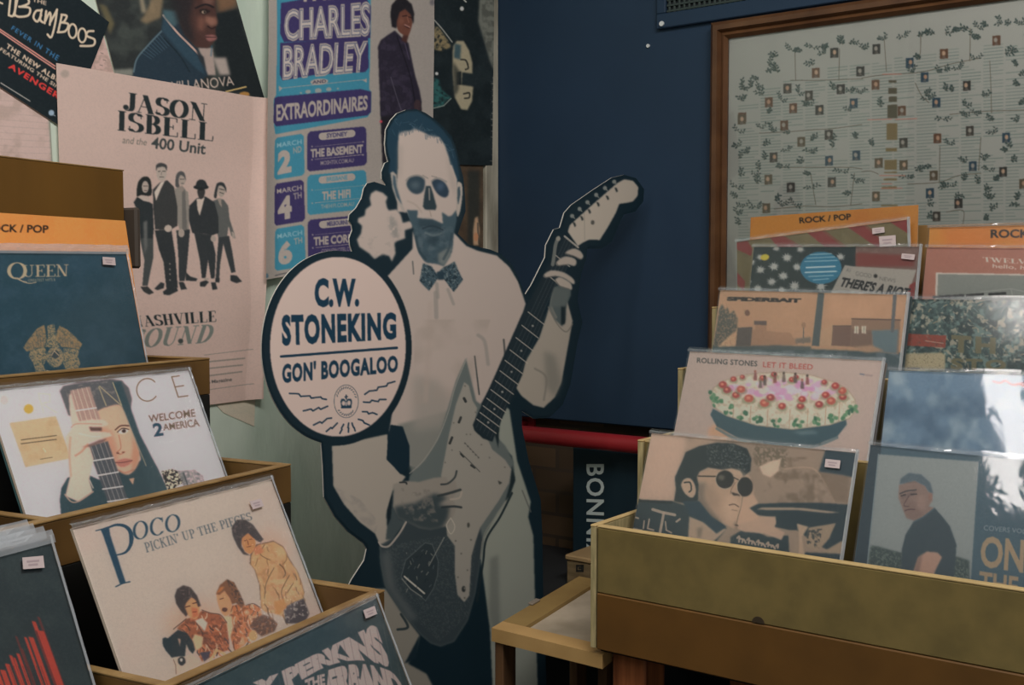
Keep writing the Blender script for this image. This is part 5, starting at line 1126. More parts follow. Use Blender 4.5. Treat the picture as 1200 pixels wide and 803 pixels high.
def p_charles(a):
    z = zz(310, 0, 5.02); z6 = zz(300, 140, 4.013); z7 = zz(425, 0, 4.726)
    bl = (62, 130, 152); pu = (58, 51, 92); pl = (164, 154, 146)
    a.noise((158, 150, 142), 40, .4, .7, .5)
    a.poly(z((63, -320), (620, -330), (610, 525), (622, 540), (622, 660), (602, 690), (55, 792), (45, 740), (40, 590), (58, 560)), bl)
    a.poly(z((85, 20), (560, -60), (615, 40), (612, 225), (400, 240), (105, 250), (80, 200)), pu); a.poly(z((80, 255), (600, 220), (605, 400), (585, 425), (300, 440), (98, 475), (80, 440)), pu)
    for t, q in (('CHARLES', ((105, 58), (612, 8), (612, 216), (105, 247))), ('BRADLEY', ((98, 270), (600, 240), (588, 424), (98, 472)))):
        a.text(t, z(*q), pl, bold=.045, track=.98); a.text(t, z(*q), (92, 98, 122), bold=.012, track=.98, al=.85, soft=.2, ref=.045); a.text(t, z(*q), (182, 172, 164), bold=-.014, track=.98, soft=.2, ref=.045)
    a.text('THE', z((190, -20), (420, -40), (420, -4), (190, 16)), pl, bold=.03)
    a.line(z((90, 520), (580, 470)), .8, pl, .8); a.ell(*z((315, 482))[0], 10.5, 3.6, pl, -5); a.text('AND', z((275, 475), (355, 468), (355, 488), (275, 494)), (60, 60, 80), bold=.02); a.poly(z((75, 505), (98, 520), (78, 540)), pl); a.poly(z((595, 460), (572, 475), (595, 488)), pl)
    for x, y, r in ((208, 548, 1.4), (250, 540, 3.2), (310, 534, 4), (372, 526, 3.2), (425, 522, 1.4)): a.ell(*z((x, y))[0], r, r * .7, pl, -5, al=.8)
    a.poly(z((45, 580), (70, 570), (560, 525), (622, 540), (622, 660), (600, 680), (60, 745), (40, 720)), pu); a.text('EXTRAORDINAIRES', z((60, 616), (603, 560), (602, 648), (62, 716)), pl, bold=.035)
    def card(P, c):
        P = z6(*P); Q = []
        for i in range(4):
            p, n_, b = np.array(P[i]), np.array(P[(i + 1) % 4]), np.array(P[i - 1]); Q += [tuple(p + (b - p) * 3.2 / np.linalg.norm(b - p)), tuple(p + (n_ - p) * 3.2 / np.linalg.norm(n_ - p))]
        a.poly(Q, c)
    for (y, c, d, n_) in ((0, bl, '2', 'ND'), (216, pu, '4', 'TH'), (428, bl, '6', 'TH')):
        card(((82, 88 + y), (222, 66 + y), (228, 262 + y), (78, 286 + y)), c)
        a.text('MARCH', z6((94, 112 + y), (212, 92 + y), (213, 116 + y), (94, 134 + y)), (130, 168, 178) if c == bl else pl, bold=.02, track=1.05); a.text(d, z6((100, 150 + y), (164, 138 + y), (166, 248 + y), (97, 262 + y)), pl, bold=.06); a.text(n_, z6((172, 132 + y), (212, 124 + y), (213, 154 + y), (174, 162 + y)), pl, bold=.03, al=.8)
    for (y, c, t1, t2, t3, q2) in ((0, pu, 'SYDNEY', 'THE BASEMENT', 'MOSHTIX.COM.AU', (255, 502)), (205, bl, 'BRISBANE', 'THE HIFI', 'THEHIFI.COM.AU', (308, 442)), (415, pu, 'MELBOURNE', 'THE CORNER', 'CORNERHOTEL.COM', (266, 500))):
        card(((240, 58 + y), (516, 32 + y), (520, 215 + y), (238, 246 + y)), c)
        a.line(z6((310, 80 + y), (448, 66 + y)), 8.6, pl); a.text(t1, z6((330, 66 + y), (428, 57 + y), (428, 78 + y), (330, 88 + y)), (70, 66, 100) if c == pu else (92, 140, 156), bold=.03)
        x0, x1 = q2; f = lambda x: -(x - 255) * .093; a.text(t2, z6((x0, 140 + y + f(x0)), (x1, 140 + y + f(x1)), (x1, 181 + y + f(x1)), (x0, 181 + y + f(x0))), pl, bold=.045)
        a.text(t3, z6((302, 196 + y), (458, 182 + y), (458, 202 + y), (302, 216 + y)), pl, bold=.02, al=.8)
        for x in (262, 502):
            for yy in (128, 190): a.ell(*z6((x, yy + y + f(x)))[0], .9, .9, pl)
        a.line(z6((275, 188 + y), (500, 166 + y)), .7, pl, .8); a.line(z6((275, 128 + y), (500, 106 + y)), .7, pl, .5)
    a.line(z6((80, 735), (135, 722)), 1.4, (80, 80, 84), .8); a.ell(*z6((27, 735))[0], 2.6, 2.8, (84, 112, 126)); a.ell(*z6((20, -36))[0], 1.8, 3, (70, 72, 70))
    # man in a dark jacket
    a.poly(z7((92, 560), (320, 560), (330, 700), (290, 950), (110, 950)), (34, 32, 38), .7)
    a.poly(z7((76, 260), (90, 225), (130, 195), (170, 170), (215, 215), (245, 240), (262, 320), (285, 420), (310, 500), (322, 560), (312, 615), (262, 625), (98, 648), (84, 430)), (42, 38, 50), .7); a.noise((58, 52, 68), 6, .5, .7, .7, z7((90, 225), (170, 190), (245, 250), (285, 420), (262, 620), (98, 640)))
    a.line(z7((180, 200), (215, 300), (262, 440), (290, 590)), 1.3, (26, 24, 32), .9, .8, True); a.line(z7((150, 430), (185, 540), (210, 610)), 1, (92, 88, 100), .7, .7, True); a.line(z7((225, 240), (250, 330)), 1, (84, 76, 96), .8); a.ell(*z7((300, 585))[0], 4, 7, (62, 48, 52))
    a.poly(z7((170, 95), (195, 60), (230, 50), (262, 75), (268, 115), (258, 165), (240, 205), (215, 195), (185, 165)), (104, 66, 54), .6, sm=True); a.poly(z7((215, 195), (245, 200), (235, 240), (205, 225)), (72, 46, 42), .8)
    a.poly(z7((143, 80), (150, 30), (180, -5), (225, -8), (262, 25), (276, 75), (272, 140), (255, 80), (225, 52), (195, 70), (180, 120), (178, 160), (152, 150)), (34, 32, 36), .7)
    a.line(z7((212, 92), (235, 88)), 1.3, (50, 32, 30)); a.line(z7((245, 95), (262, 100)), 1.2, (50, 32, 30)); a.line(z7((238, 98), (246, 125)), 1.2, (140, 92, 76), .8); a.line(z7((225, 140), (250, 152)), 2, (150, 110, 100), .9); a.line(z7((224, 146), (248, 158)), 1, (54, 30, 30)); a.ell(*z7((205, 118))[0], 3, 4, (126, 82, 66), soft=1.2, al=.7)
    a.ell(*z7((99, 674))[0], 1.8, 1.5, (190, 70, 84)); a.ell(*z7((376, 15))[0], 3, 3.6, (110, 106, 108), soft=.9)


def p_guitar(a):
    z = zz(425, 0, 4.726); tan_ = (132, 124, 102)
    a.noise((28, 36, 38), 20, .4, .7, .8)
    a.poly(z((650, -60), (738, -60), (738, 410), (705, 340), (668, 210), (640, 120)), (92, 94, 86), 1.2); a.noise((64, 66, 60), 6, .4, .6, .8, z((650, -60), (738, -60), (738, 410), (668, 210)))
    a.line(z((386, 100), (440, 160), (495, 232)), 1.4, (130, 130, 122), .9, .6, True); a.poly(z((384, 150), (420, 150), (470, 220), (490, 260), (440, 285), (384, 270)), (110, 98, 72), .9, nz=(3, .1, .6))
    for x, y in ((400, 225), (420, 205), (412, 250), (432, 230)): a.poly(z((x - 8, y), (x + 4, y - 14), (x + 8, y - 4), (x - 4, y + 12)), (30, 34, 34))
    a.poly(z((500, 260), (520, 228), (560, 228), (590, 280), (608, 350), (608, 408), (552, 400), (546, 470), (612, 480), (606, 560), (580, 610), (545, 605), (510, 540), (498, 400)), tan_, .8); a.poly(z((520, 400), (545, 395), (545, 470), (520, 470)), (22, 28, 30)); a.poly(z((500, 340), (540, 400), (530, 500), (505, 540)), (44, 46, 42), 1.5, .8)
    a.line(z((545, 330), (572, 335), (585, 375), (570, 385)), 2, (40, 40, 36), .9, .6, True); a.line(z((560, 520), (590, 515), (590, 540), (565, 545)), 2, (40, 40, 36), .9, .6, True); a.poly(z((510, 240), (545, 250), (540, 330), (505, 320)), (52, 70, 74), 1)
    a.poly(z((384, 430), (420, 440), (440, 500), (490, 540), (440, 590), (384, 600)), (36, 74, 72), 1, nz=(3, .1, .6)); a.line(z((390, 600), (450, 585), (490, 545)), 1, (110, 120, 112)); a.ell(*z((410, 408))[0], 2, 1.8, (170, 170, 160)); a.ell(*z((550, 48))[0], 2.2, 2.6, (170, 170, 160)); a.line(z((562, 0), (572, 10)), 1.6, (150, 150, 142))
    rs = random.Random(2)
    a.poly(z((722, 430), (738, 390), (742, 940), (724, 940)), (110, 108, 98), .6)
    for i in range(46): y = 430 + i * 11; a.poly(z((700 + rs.uniform(0, 14), y), (730, y - 2), (730, y + 5)), (60, 64, 62) if i % 3 else (120, 118, 108), .3)


def p_brownpanel(a):
    z = zz(500, 150, 5.017)
    a.noise((72, 58, 44), 12, .35, .7, .8); a.poly(z((240, 250), (310, 250), (310, 900), (240, 900)), (34, 38, 36), 1.5, .8)
    a.poly(z((283, 530), (300, 520), (312, 600), (305, 690), (275, 690), (272, 610)), (150, 122, 96), .8); a.line(z((300, 560), (306, 680)), 1.5, (70, 64, 56)); a.ell(*z((290, 640))[0], 2.6, 5, (170, 110, 80))


KW = .52
on_wall('paper_sheet', 'blank pinkish white sheet low on wall under the black tilted poster', [(-60, 70), (56, 92), (64, 232), (-70, 232)], .0012, (176, 154, 146), p_white, KW, 'paper')
on_wall('paper_scrap', 'pinkish paper scrap showing between the black poster and the man portrait', [(80, 8), (114, 16), (140, 108), (80, 112)], .0020, (174, 148, 140), p_scrap, KW, 'paper')
on_wall('poster', 'dark poster of a man in suit looking right, above the band poster', [(96, -62), (258, -66), (324, 165), (152, 150)], .0028, (38, 42, 42), p_villa, KW)
on_wall('poster', 'black tilted poster with cream brush script and red capitals', [(-100, -153), (128, 26), (78, 153), (-150, 3)], .0042, (18, 28, 32), p_bamboo, KW)
def bend_j(u, v): return .002 + .013 * np.clip((u - .925 - .01 * np.sin(v * 11)) / .075, 0, 1) ** 1.3 + .002 * np.sin(v * 9 + u * 3) * u
on_wall('poster', 'cream poster of five standing musicians under black serif capitals', [(65, 74), (310, 116), (303, 467), (78, 497)], .0056, (176, 154, 144), p_jason, KW, bend=bend_j)
on_wall('poster', 'dark poster with a pale electric guitar next to the corner', [(500, -66), (580, -70), (577, 194), (500, 192)], .0135, (20, 27, 29), p_guitar, .36)
on_wall('poster', 'brown panel sheet in the corner under the dark guitar poster', [(498, 186), (566, 190), (566, 400), (498, 400)], .0085, (58, 48, 38), p_brownpanel, .36)
def bend_c(u, v): return .003 + .012 * np.clip((.10 - u) / .10, 0, 1) ** 1.5 * np.clip(v * 1.5, 0, 1) + .002 * np.sin(v * 7)
on_wall('poster', 'blue and purple gig poster with a man in dark jacket', [(313, -62), (507, -72), (507, 300), (305, 328)], .0168, (154, 146, 138), p_charles, .55, bend=bend_c)
def p_slip(a): a.noise((150, 146, 130), 12, .4, .7, .6)
on_wall('paper_sheet', 'torn pale paper showing below the five musicians poster', [(228, 448), (300, 446), (298, 500), (262, 484)], .0012, (160, 152, 136), p_slip, .40, 'paper')

# ---------------------------------------------------------------- framed family tree on the navy board
fo = .002
P0 = meet(838, 29, CORNER + NB * fo, NB); fs0, fz1 = wall_s(P0), P0.z
fw, fd = .036, .028; FWd, FHt = .95, .88
fr_ = empty('picture_frame', CORNER + UB * fs0 + NB * fo + Z * (fz1 - FHt)); tag(fr_, 'large framed chart of a leafy family tree on the navy wall', 'picture')
fm_ = mat('frame_wood', (74, 50, 30), .4, .42, .4, ((54, 34, 20), 14, (1, 1, 1), .3, .7))
def fp(s_, z_, o_=fo): return CORNER + UB * s_ + NB * o_ + Z * z_
def moulding(p, q, r_, t):
    """mitred moulding between outer corners p, q and inner corners r_, t"""
    b = MB(); pr = ((0, 0), (0, .020), (.22, fd), (.5, fd), (.62, .017), (.82, .021), (1, .012), (1, 0)); n = len(pr); vs = []
    for (a, c) in ((p, r_), (q, t)):
        for f, d_ in pr: vs.append(a + (c - a) * f + NB * d_)
    b.add(vs, [[i, (i + 1) % n, n + (i + 1) % n, n + i] for i in range(n)] + [list(range(n))[::-1], list(range(n, 2 * n))])
    return b
oc = [fp(fs0, fz1), fp(fs0 + FWd, fz1), fp(fs0 + FWd, fz1 - FHt), fp(fs0, fz1 - FHt)]; ic = [fp(fs0 + fw, fz1 - fw), fp(fs0 + FWd - fw, fz1 - fw), fp(fs0 + FWd - fw, fz1 - FHt + fw), fp(fs0 + fw, fz1 - FHt + fw)]
for i in range(4): keep(moulding(oc[i], oc[(i + 1) % 4], ic[i], ic[(i + 1) % 4]).build('moulding', fm_), fr_)


def p_tree(a):
    rs = random.Random(11); zA, zB, zC, zD = zz(820, 0, 5.737), zz(1010, 0, 5.737), zz(820, 130, 5.737), zz(1010, 130, 5.737); gr = (92, 104, 98); lf = (46, 58, 56); br = (84, 80, 70)
    def M(u, v): y = 46 + v * 300; return (859 + u * 341, y - u * 341 * (330 - y) * .00043)
    top = lambda u: .12 if u > .9 else .28 - .72 * u if u < .12 else .194 - .30 * (u - .12) if u < .3 else .14 - .06 * (u - .3)
    for c in range(22):
        for r in range(88):
            v = .04 + r * .0112; u0 = .02 + c * .0765
            if v < top(u0 + .03) + .015 or (r // 7 + c * 3) % 7 == 3 and rs.random() < .7: continue
            u1 = u0 + .066 * (1 if rs.random() < .75 else rs.uniform(.3, .8)); a.line([M(u0, v), M(u1, v)], 1.25, gr, rs.uniform(.5, .85), .5)
    for P in (zA((610, 540), (800, 540), (1095, 530)), zB((0, 525), (130, 505), (400, 485), (600, 430), (800, 390)), zC((400, 150), (600, 140), (750, 128), (900, 118), (1090, 92)), zC((520, 382), (700, 380), (1000, 380), (1090, 390)), zC((500, 660), (700, 640), (900, 645), (1090, 625)), zD((310, 492), (520, 480), (650, 435), (800, 420)), zB((590, 770), (800, 750), (1090, 740)), zB((860, 410), (868, 600), (872, 760)), zB((150, 270), (160, 400), (165, 480)), zB((395, 240), (395, 330), (385, 400)), zB((728, 190), (728, 300), (725, 410)), zA((640, 340), (645, 540)), zA((940, 330), (935, 540)), zD((525, 240), (520, 480)), zD((800, 180), (785, 400)), zC((745, 420), (780, 630)), zC((1040, 420), (1015, 630)), zD((0, 408), (60, 405), (110, 425)), zB((360, 560), (400, 640), (450, 690)), zD((570, 680), (680, 670), (680, 760))): a.line(P, 1.0, br, .9, .5, True)
    def sprig(x, y, n, ang, L_=9):
        ca, sa = math.cos(ang), math.sin(ang)
        a.line([(x, y), (x + ca * L_, y + sa * L_)], .6, br, .8)
        for i in range(n):
            t = (i + .5) / n; sd = (-1) ** i; q = ang + sd * rs.uniform(.6, 1.1); px, py = x + ca * L_ * t, y + sa * L_ * t; l = rs.uniform(2.0, 3.2)
            a.ell(px + math.cos(q) * l * .7, py + math.sin(q) * l * .7, l * .62, l * .3, lf, math.degrees(q), .35)
    for x, y in ((620, 340), (690, 345), (760, 320), (810, 315), (510, 385), (460, 440), (440, 475), (500, 470), (525, 490), (395, 540), (340, 590), (300, 610), (290, 590), (380, 595), (280, 680), (425, 640), (545, 675), (690, 710), (740, 710), (940, 300), (1000, 290), (960, 300), (835, 365), (885, 600), (1010, 620), (1070, 630), (1000, 750), (760, 440), (450, 760), (660, 630)): c = zA((x, y))[0]; sprig(*c, rs.randint(5, 8), rs.uniform(-3, .2), rs.uniform(6, 11)); sprig(*c, 4, rs.uniform(-3, .2), 7)
    for x, y in ((0, 330), (160, 265), (280, 250), (370, 240), (430, 240), (490, 230), (560, 225), (600, 215), (670, 205), (720, 195), (780, 190), (850, 180), (740, 250), (800, 260), (940, 165), (1000, 165), (780, 395), (500, 480), (550, 470), (650, 470), (330, 490), (390, 400), (960, 360), (1000, 350), (1040, 450), (1050, 500), (1060, 580), (1050, 690), (840, 650), (560, 610), (600, 620), (120, 720), (420, 640), (440, 670), (700, 720), (760, 770), (1075, 170)): c = zB((x, y))[0]; sprig(*c, rs.randint(5, 8), rs.uniform(-3.1, 0), rs.uniform(6, 11)); sprig(*c, 4, rs.uniform(-3.1, 0), 7)
    for x, y in ((260, 140), (265, 240), (260, 320), (260, 430), (250, 520), (250, 590), (245, 690), (260, 770), (410, 120), (420, 230), (430, 330), (400, 400), (390, 450), (380, 490), (500, 600), (540, 640), (380, 650), (590, 160), (480, 140), (740, 200), (740, 280), (900, 200), (890, 250), (1050, 190), (590, 270), (560, 375), (960, 410), (750, 430), (750, 520), (640, 640), (1040, 470), (1020, 560), (700, 345), (320, 290), (310, 640)): c = zC((x, y))[0]; sprig(*c, rs.randint(5, 8), rs.uniform(-3.1, 0), rs.uniform(6, 11)); sprig(*c, 4, rs.uniform(-3.1, 0), 7)
    for x, y in ((540, 55), (690, 40), (880, 70), (900, 150), (1040, 80), (590, 230), (980, 270), (1000, 250), (1000, 330), (470, 380), (680, 350), (810, 330), (850, 400), (880, 460), (680, 470), (770, 490), (560, 520), (600, 510), (820, 530), (850, 570), (870, 600), (860, 670), (840, 740), (620, 580), (440, 630), (1030, 600), (1060, 640), (435, 710), (300, 450), (70, 240), (390, 410)): c = zD((x, y))[0]; sprig(*c, rs.randint(5, 8), rs.uniform(-3.1, 0), rs.uniform(6, 11)); sprig(*c, 4, rs.uniform(-3.1, 0), 7)
    sp = [(44, 44, 42), (70, 62, 50), (52, 50, 46), (40, 56, 66), (76, 56, 44)]
    for zf, L_ in ((zA, ((590, 595), (465, 688), (628, 728), (735, 643), (780, 490), (905, 355), (948, 600), (1035, 695), (805, 740), (285, 790), (1080, 480))), (zB, ((98, 330), (322, 422), (552, 362), (905, 272), (422, 520), (92, 570), (705, 577), (500, 690), (268, 745))), (zC, ((283, 58), (568, 98), (682, 208), (497, 313), (868, 160), (870, 335), (1053, 300), (462, 462), (612, 515), (888, 480), (447, 655))), (zD, ((280, 215), (508, 185), (725, 135), (970, 180), (113, 350), (280, 365), (483, 435), (745, 372), (950, 410), (95, 575), (457, 553), (650, 622), (502, 710), (1085, 490)))):
        for x, y in L_:
            c = zf((x, y))[0]; k_ = rs.choice(sp); a.poly([(c[0] - 4.6, c[1] - 5.4), (c[0] + 4.6, c[1] - 6), (c[0] + 4.6, c[1] + 5.4), (c[0] - 4.6, c[1] + 6)], k_, .4); a.ell(c[0] + rs.uniform(-1, 1), c[1] - .6, 2.1, 2.8, rs.choice([(142, 120, 100), (120, 116, 108), (136, 110, 90)]), soft=.5); a.poly([(c[0] - 3, c[1] + 5), (c[0], c[1] + 2), (c[0] + 3, c[1] + 5)], (90, 84, 78), .5, .7)
    for i in range(70):
        u, v = rs.uniform(1.02, 1.66), rs.uniform(.10, .95); c = M(u, v)
        if i % 3: sprig(*c, rs.randint(5, 8), rs.uniform(-3.1, 0), rs.uniform(6, 11))
        else: a.poly([(c[0] - 4.6, c[1] - 5.4), (c[0] + 4.6, c[1] - 6), (c[0] + 4.6, c[1] + 5.4), (c[0] - 4.6, c[1] + 6)], rs.choice(sp), .4); a.ell(c[0], c[1] - .6, 2.1, 2.8, (132, 114, 100), soft=.5)
    tk = (96, 84, 58)
    for zf, x0, y0, x1, y1 in ((zB, 180, 540, 232, 556), (zB, 178, 592, 236, 630), (zB, 180, 650, 236, 685), (zB, 172, 705, 238, 795), (zD, 165, 85, 238, 195), (zD, 160, 250, 235, 272), (zD, 152, 330, 236, 395), (zD, 150, 410, 236, 420), (zD, 145, 455, 236, 468), (zD, 135, 510, 236, 525), (zD, 130, 632, 240, 642)): a.poly(zf((x0, y0), (x1, y0 - 2), (x1, y1), (x0, y1)), tk if zf is zD else (66, 62, 50), .5)
    for P in (zB((140, 500), (265, 498)), zD((40, 60), (200, 55)), zD((225, 58), (370, 52)), zD((120, 435), (290, 435)), zD((135, 492), (200, 490)), zD((130, 522), (270, 520))): a.line(P, 1.3, (150, 96, 84), .7)


tl_ = fp(fs0 + fw - .004, fz1 - fw + .004, fo + .006); tw, th = FWd - 2 * fw + .008, FHt - 2 * fw + .008
mt = frame_of(tl_, UB, Z); pq = [seen(mt @ Vector(v)) for v in ((0, 0, 0), (tw, 0, 0), (tw, -th, 0), (0, -th, 0))]
ta = Art((850, -90, 1480, 380), (127, 128, 122)); p_tree(ta)
under(sheet('chart_print', mt, tw, th, ta, .40, [print_mat('printed_chart', .6, .2), paper_back], None, .002, 1.35, vmax=.95), fr_)
gb = MB(); gb.box(fp(fs0 + fw - .003, fz1 - FHt + fw - .003, fo + .0088), UB * (tw - .002), NB * .002, Z * (th - .002), .0003)
keep(gb.build('glass', film_mat('frame_glass', .04, .02, 2, .01, .0)), fr_)


# ---------------------------------------------------------------- cardboard standee
SP = Vector((.27, 2.42, 0)); SU = UL; SN = NL
zh = zz(400, 120, 6.694); zc = zz(400, 200, 6.175); zt = zz(470, 270, 3.824); zg = zz(600, 195, 4.865); za = zz(370, 500, 4.46); zb = zz(480, 420, 4.4625); zl = zz(440, 580, 3.6); zk = zz(560, 470, 2.4125)
ell_ = lambda cx, cy, rx, ry, a0, a1, n: [(cx + rx * math.cos(D2R(t)), cy + ry * math.sin(D2R(t))) for t in np.linspace(a0, a1, n)]
OUT = zh((345, 640), (320, 600), (318, 545), (345, 475), (370, 465), (352, 400), (345, 330), (352, 215), (390, 140), (440, 85), (510, 58), (590, 52), (660, 80), (720, 120), (800, 190), (870, 270), (910, 380), (935, 500), (960, 590), (970, 700), (975, 780))
OUT += [(546, 248), (541, 262), (537, 274), (550, 287), (575, 292.5), (588, 298), (600, 310), (608, 326), (616, 345)]
OUT += zg((110, 680), (190, 520), (195, 450), (240, 360), (275, 350), (300, 265), (340, 220), (470, 130), (570, 65), (640, 48), (710, 68), (755, 130), (750, 200), (705, 258), (640, 275), (612, 330), (572, 430), (510, 470), (430, 470), (425, 530), (400, 600), (385, 680))
OUT += [(677, 352), (683, 378), (677, 402), (669, 450), (660, 474), (645, 489), (626, 491), (612, 482), (612, 500), (620, 540), (634, 586), (636, 627), (637, 700), (641, 803), (648, 960), (656, 1120), (420, 1125), (410, 900), (402, 740), (405, 695)]
OUT += za((190, 800), (255, 700), (268, 640), (250, 610), (170, 550), (100, 470), (45, 370), (38, 200), (30, 85))[0:]
OUT += ell_(394, 407.5, 87, 113.7, 101, 276, 44)
OUT += zc((80, 585), (65, 540), (60, 490), (82, 430), (75, 390), (55, 360), (60, 320), (110, 270), (150, 200), (165, 130), (190, 92), (240, 80), (285, 95), (322, 108))
navy_ = (19, 36, 44)


def p_standee(a):
    P1 = (165, 152, 143); P2 = (150, 142, 131); gy = (104, 108, 104); dg = (50, 66, 74); dk = (34, 48, 54)  # P2 is suit white darkened to paint light falling off downward
    # smoke
    a.poly(zc((215, 165), (250, 143), (300, 160), (335, 192), (322, 225), (332, 270), (345, 288), (400, 280), (430, 320), (445, 378), (495, 365), (520, 382), (512, 415), (460, 432), (462, 490), (400, 512), (385, 525), (392, 600), (365, 660), (348, 620), (300, 605), (240, 640), (200, 598), (130, 552), (112, 500), (142, 455), (150, 400), (118, 372), (122, 345), (170, 325), (175, 282), (215, 250), (205, 200)), P1, 1, sm=False)
    a.poly(zc((340, 330), (380, 330), (420, 430), (420, 480), (380, 500), (350, 420)), (116, 116, 112), 2.2, .7, nz=(3, .2, .6)); a.noise((150, 140, 132), 5, .5, .7, .6, zc((130, 480), (350, 480), (360, 620), (240, 630)))
    # jacket and shirt
    a.poly([(484, 291), (453, 325), (466, 360), (476, 420), (462, 470), (456, 505), (478, 545), (520, 560), (560, 480), (600, 410), (616, 356), (607, 330), (597, 313), (582, 299.5), (560, 294), (546, 288), (531, 272)], P1, .7)
    a.poly([(466, 498), (530, 480), (545, 445), (560, 500), (540, 560), (484, 560)], (112, 114, 108), 1.6, .9); a.poly([(484, 440), (512, 446), (530, 470), (520, 500), (484, 506)], (140, 134, 126), 5, .8)
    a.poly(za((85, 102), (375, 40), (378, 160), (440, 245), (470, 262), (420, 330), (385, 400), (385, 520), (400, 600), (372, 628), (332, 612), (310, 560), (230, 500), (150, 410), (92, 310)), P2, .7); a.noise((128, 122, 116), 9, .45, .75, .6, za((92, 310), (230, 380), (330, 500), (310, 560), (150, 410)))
    a.poly(za((455, 0), (490, 100), (490, 205), (445, 250), (370, 172), (378, 60), (390, -10)), (20, 38, 48), .5)
    for P, w in ((((155, 280), (158, 390)), 5), (((210, 265), (235, 330)), 3.4), (((160, 240), (165, 300)), 4)): a.line(zt(*P), w, (126, 122, 116), .6, 1.8)
    a.line(zt((52, 140), (56, 195)), 1.8, (90, 90, 88), .8, .8, True); a.line(zt((345, 470), (375, 500), (390, 600)), 4, (128, 124, 118), .6, 2, True); a.line(zt((460, 490), (466, 560)), 2.2, (60, 62, 62), .8, 1); a.line(zt((330, 565), (350, 735)), 1.8, (62, 66, 66), .9, .7)
    a.line(zt((130, 330), (120, 600), (110, 760)), 6, (160, 146, 136), .5, 4, True); a.noise((150, 138, 128), 30, .45, .7, .6, zt((60, 400), (400, 400), (300, 780), (60, 780)))
    # head
    a.poly(zh((360, 215), (440, 100), (520, 70), (600, 68), (700, 130), (790, 210), (860, 300), (905, 430), (930, 600), (900, 640), (800, 500), (600, 300), (450, 300), (440, 560), (370, 560), (380, 465), (352, 330)), (28, 52, 66), .8)
    rs = random.Random(5)
    for i in range(60): t = rs.uniform(0, 1); x = 390 + 480 * t; y = 150 + 260 * t * t + rs.uniform(-40, 70); a.line(zh((x, y), (x + rs.uniform(10, 50), y + rs.uniform(-30, 50))), .6, rs.choice([(70, 94, 108), (24, 46, 60), (90, 110, 118)]), .5, .6)
    a.poly(zh((452, 240), (500, 225), (545, 222), (575, 205), (640, 232), (690, 258), (768, 272), (812, 335), (842, 425), (868, 540), (890, 625), (905, 700), (905, 860), (440, 860), (432, 640), (446, 500), (444, 330)), P1, .9)
    a.poly(zc((415, 0), (470, -40), (800, -40), (836, 60), (838, 285), (822, 335), (790, 400), (760, 470), (600, 480), (540, 440), (480, 310), (455, 262), (430, 190)), P1, .6)
    a.poly(zc((474, 285), (553, 288), (550, 342), (600, 350), (660, 352), (735, 385), (728, 300), (775, 332), (800, 325), (835, 280), (834, 360), (812, 470), (806, 560), (786, 620), (742, 692), (690, 676), (620, 668), (590, 650), (548, 590), (528, 520), (522, 420), (485, 330)), (58, 76, 84), .8)
    a.poly(zc((560, 350), (640, 352), (730, 392), (740, 480), (640, 440), (560, 400)), (44, 60, 68), 1.4, .8); a.noise((84, 98, 104), 7, .45, .75, .6, zc((530, 400), (820, 400), (800, 600), (700, 670), (560, 600))); a.noise((46, 62, 70), 4, .5, .75, .5, zc((530, 400), (820, 400), (800, 600), (700, 670), (560, 600))); a.ell(*zc((660, 505))[0], 7, 5.5, (40, 56, 64), soft=2, al=.8)
    a.poly(zc((700, 600), (800, 545), (786, 620), (742, 692), (700, 660)), (112, 116, 112), 1.4, .8); a.poly(zc((515, 430), (540, 520), (560, 600), (600, 660), (560, 700), (515, 560)), P1, .8)
    a.poly(zc((472, 100), (490, 55), (535, 38), (590, 50), (606, 90), (590, 150), (545, 170), (500, 150)), (46, 62, 72), .9, sm=True); a.ell(*zc((535, 105))[0], 5, 4, (84, 98, 104), soft=2.2, al=.7)
    a.poly(zc((655, 85), (690, 60), (745, 85), (776, 140), (768, 185), (735, 192), (690, 160)), (38, 54, 68), .8, sm=True); a.ell(*zc((718, 115))[0], 4, 5, (70, 88, 108), 30, 2, .7)
    a.poly(zc((612, 110), (600, 180), (590, 260), (605, 282), (680, 286), (690, 262), (665, 170), (645, 110)), (40, 54, 60), .7); a.line(zc((635, 130), (638, 210)), 1.8, (132, 126, 120), .8, .9); a.line(zc((640, 290), (650, 330)), 1.4, (140, 126, 116), .8, 1)
    a.line(zc((590, 35), (625, 55)), 1.6, (120, 114, 108), .7, .8); a.line(zc((655, 40), (690, 48)), 1.4, (120, 114, 108), .7, .8)
    a.poly(zc((355, 15), (375, 5), (400, 30), (408, 110), (425, 190), (450, 262), (470, 310), (440, 290), (400, 215), (370, 130)), (150, 142, 134), .7, sm=False); a.poly(zc((372, 30), (390, 40), (400, 120), (440, 250), (400, 190), (375, 100)), (62, 80, 90), .7)
    a.poly(zc((836, 95), (855, 82), (875, 110), (874, 200), (858, 300), (838, 330), (832, 220)), (158, 148, 138), .6, sm=True); a.poly(zc((842, 120), (858, 115), (862, 170), (846, 250), (838, 200)), (56, 72, 80), .6)
    rs = random.Random(21)
    for i in range(46):
        t = i / 45; x = 450 + 330 * t; y = (238, 210, 262, 300)[min(3, int(t * 3.3))] + rs.uniform(-8, 10); a.line(zh((x, y - 16), (x + rs.uniform(-4, 10), y + rs.uniform(4, 22))), .7, (66, 82, 92), .6, .5)
    a.poly(zh((446, 330), (480, 340), (470, 560), (446, 600)), (140, 132, 124), 2.4, .5); a.poly(zh((820, 380), (890, 620), (900, 760), (860, 640)), (138, 130, 122), 2.4, .6)
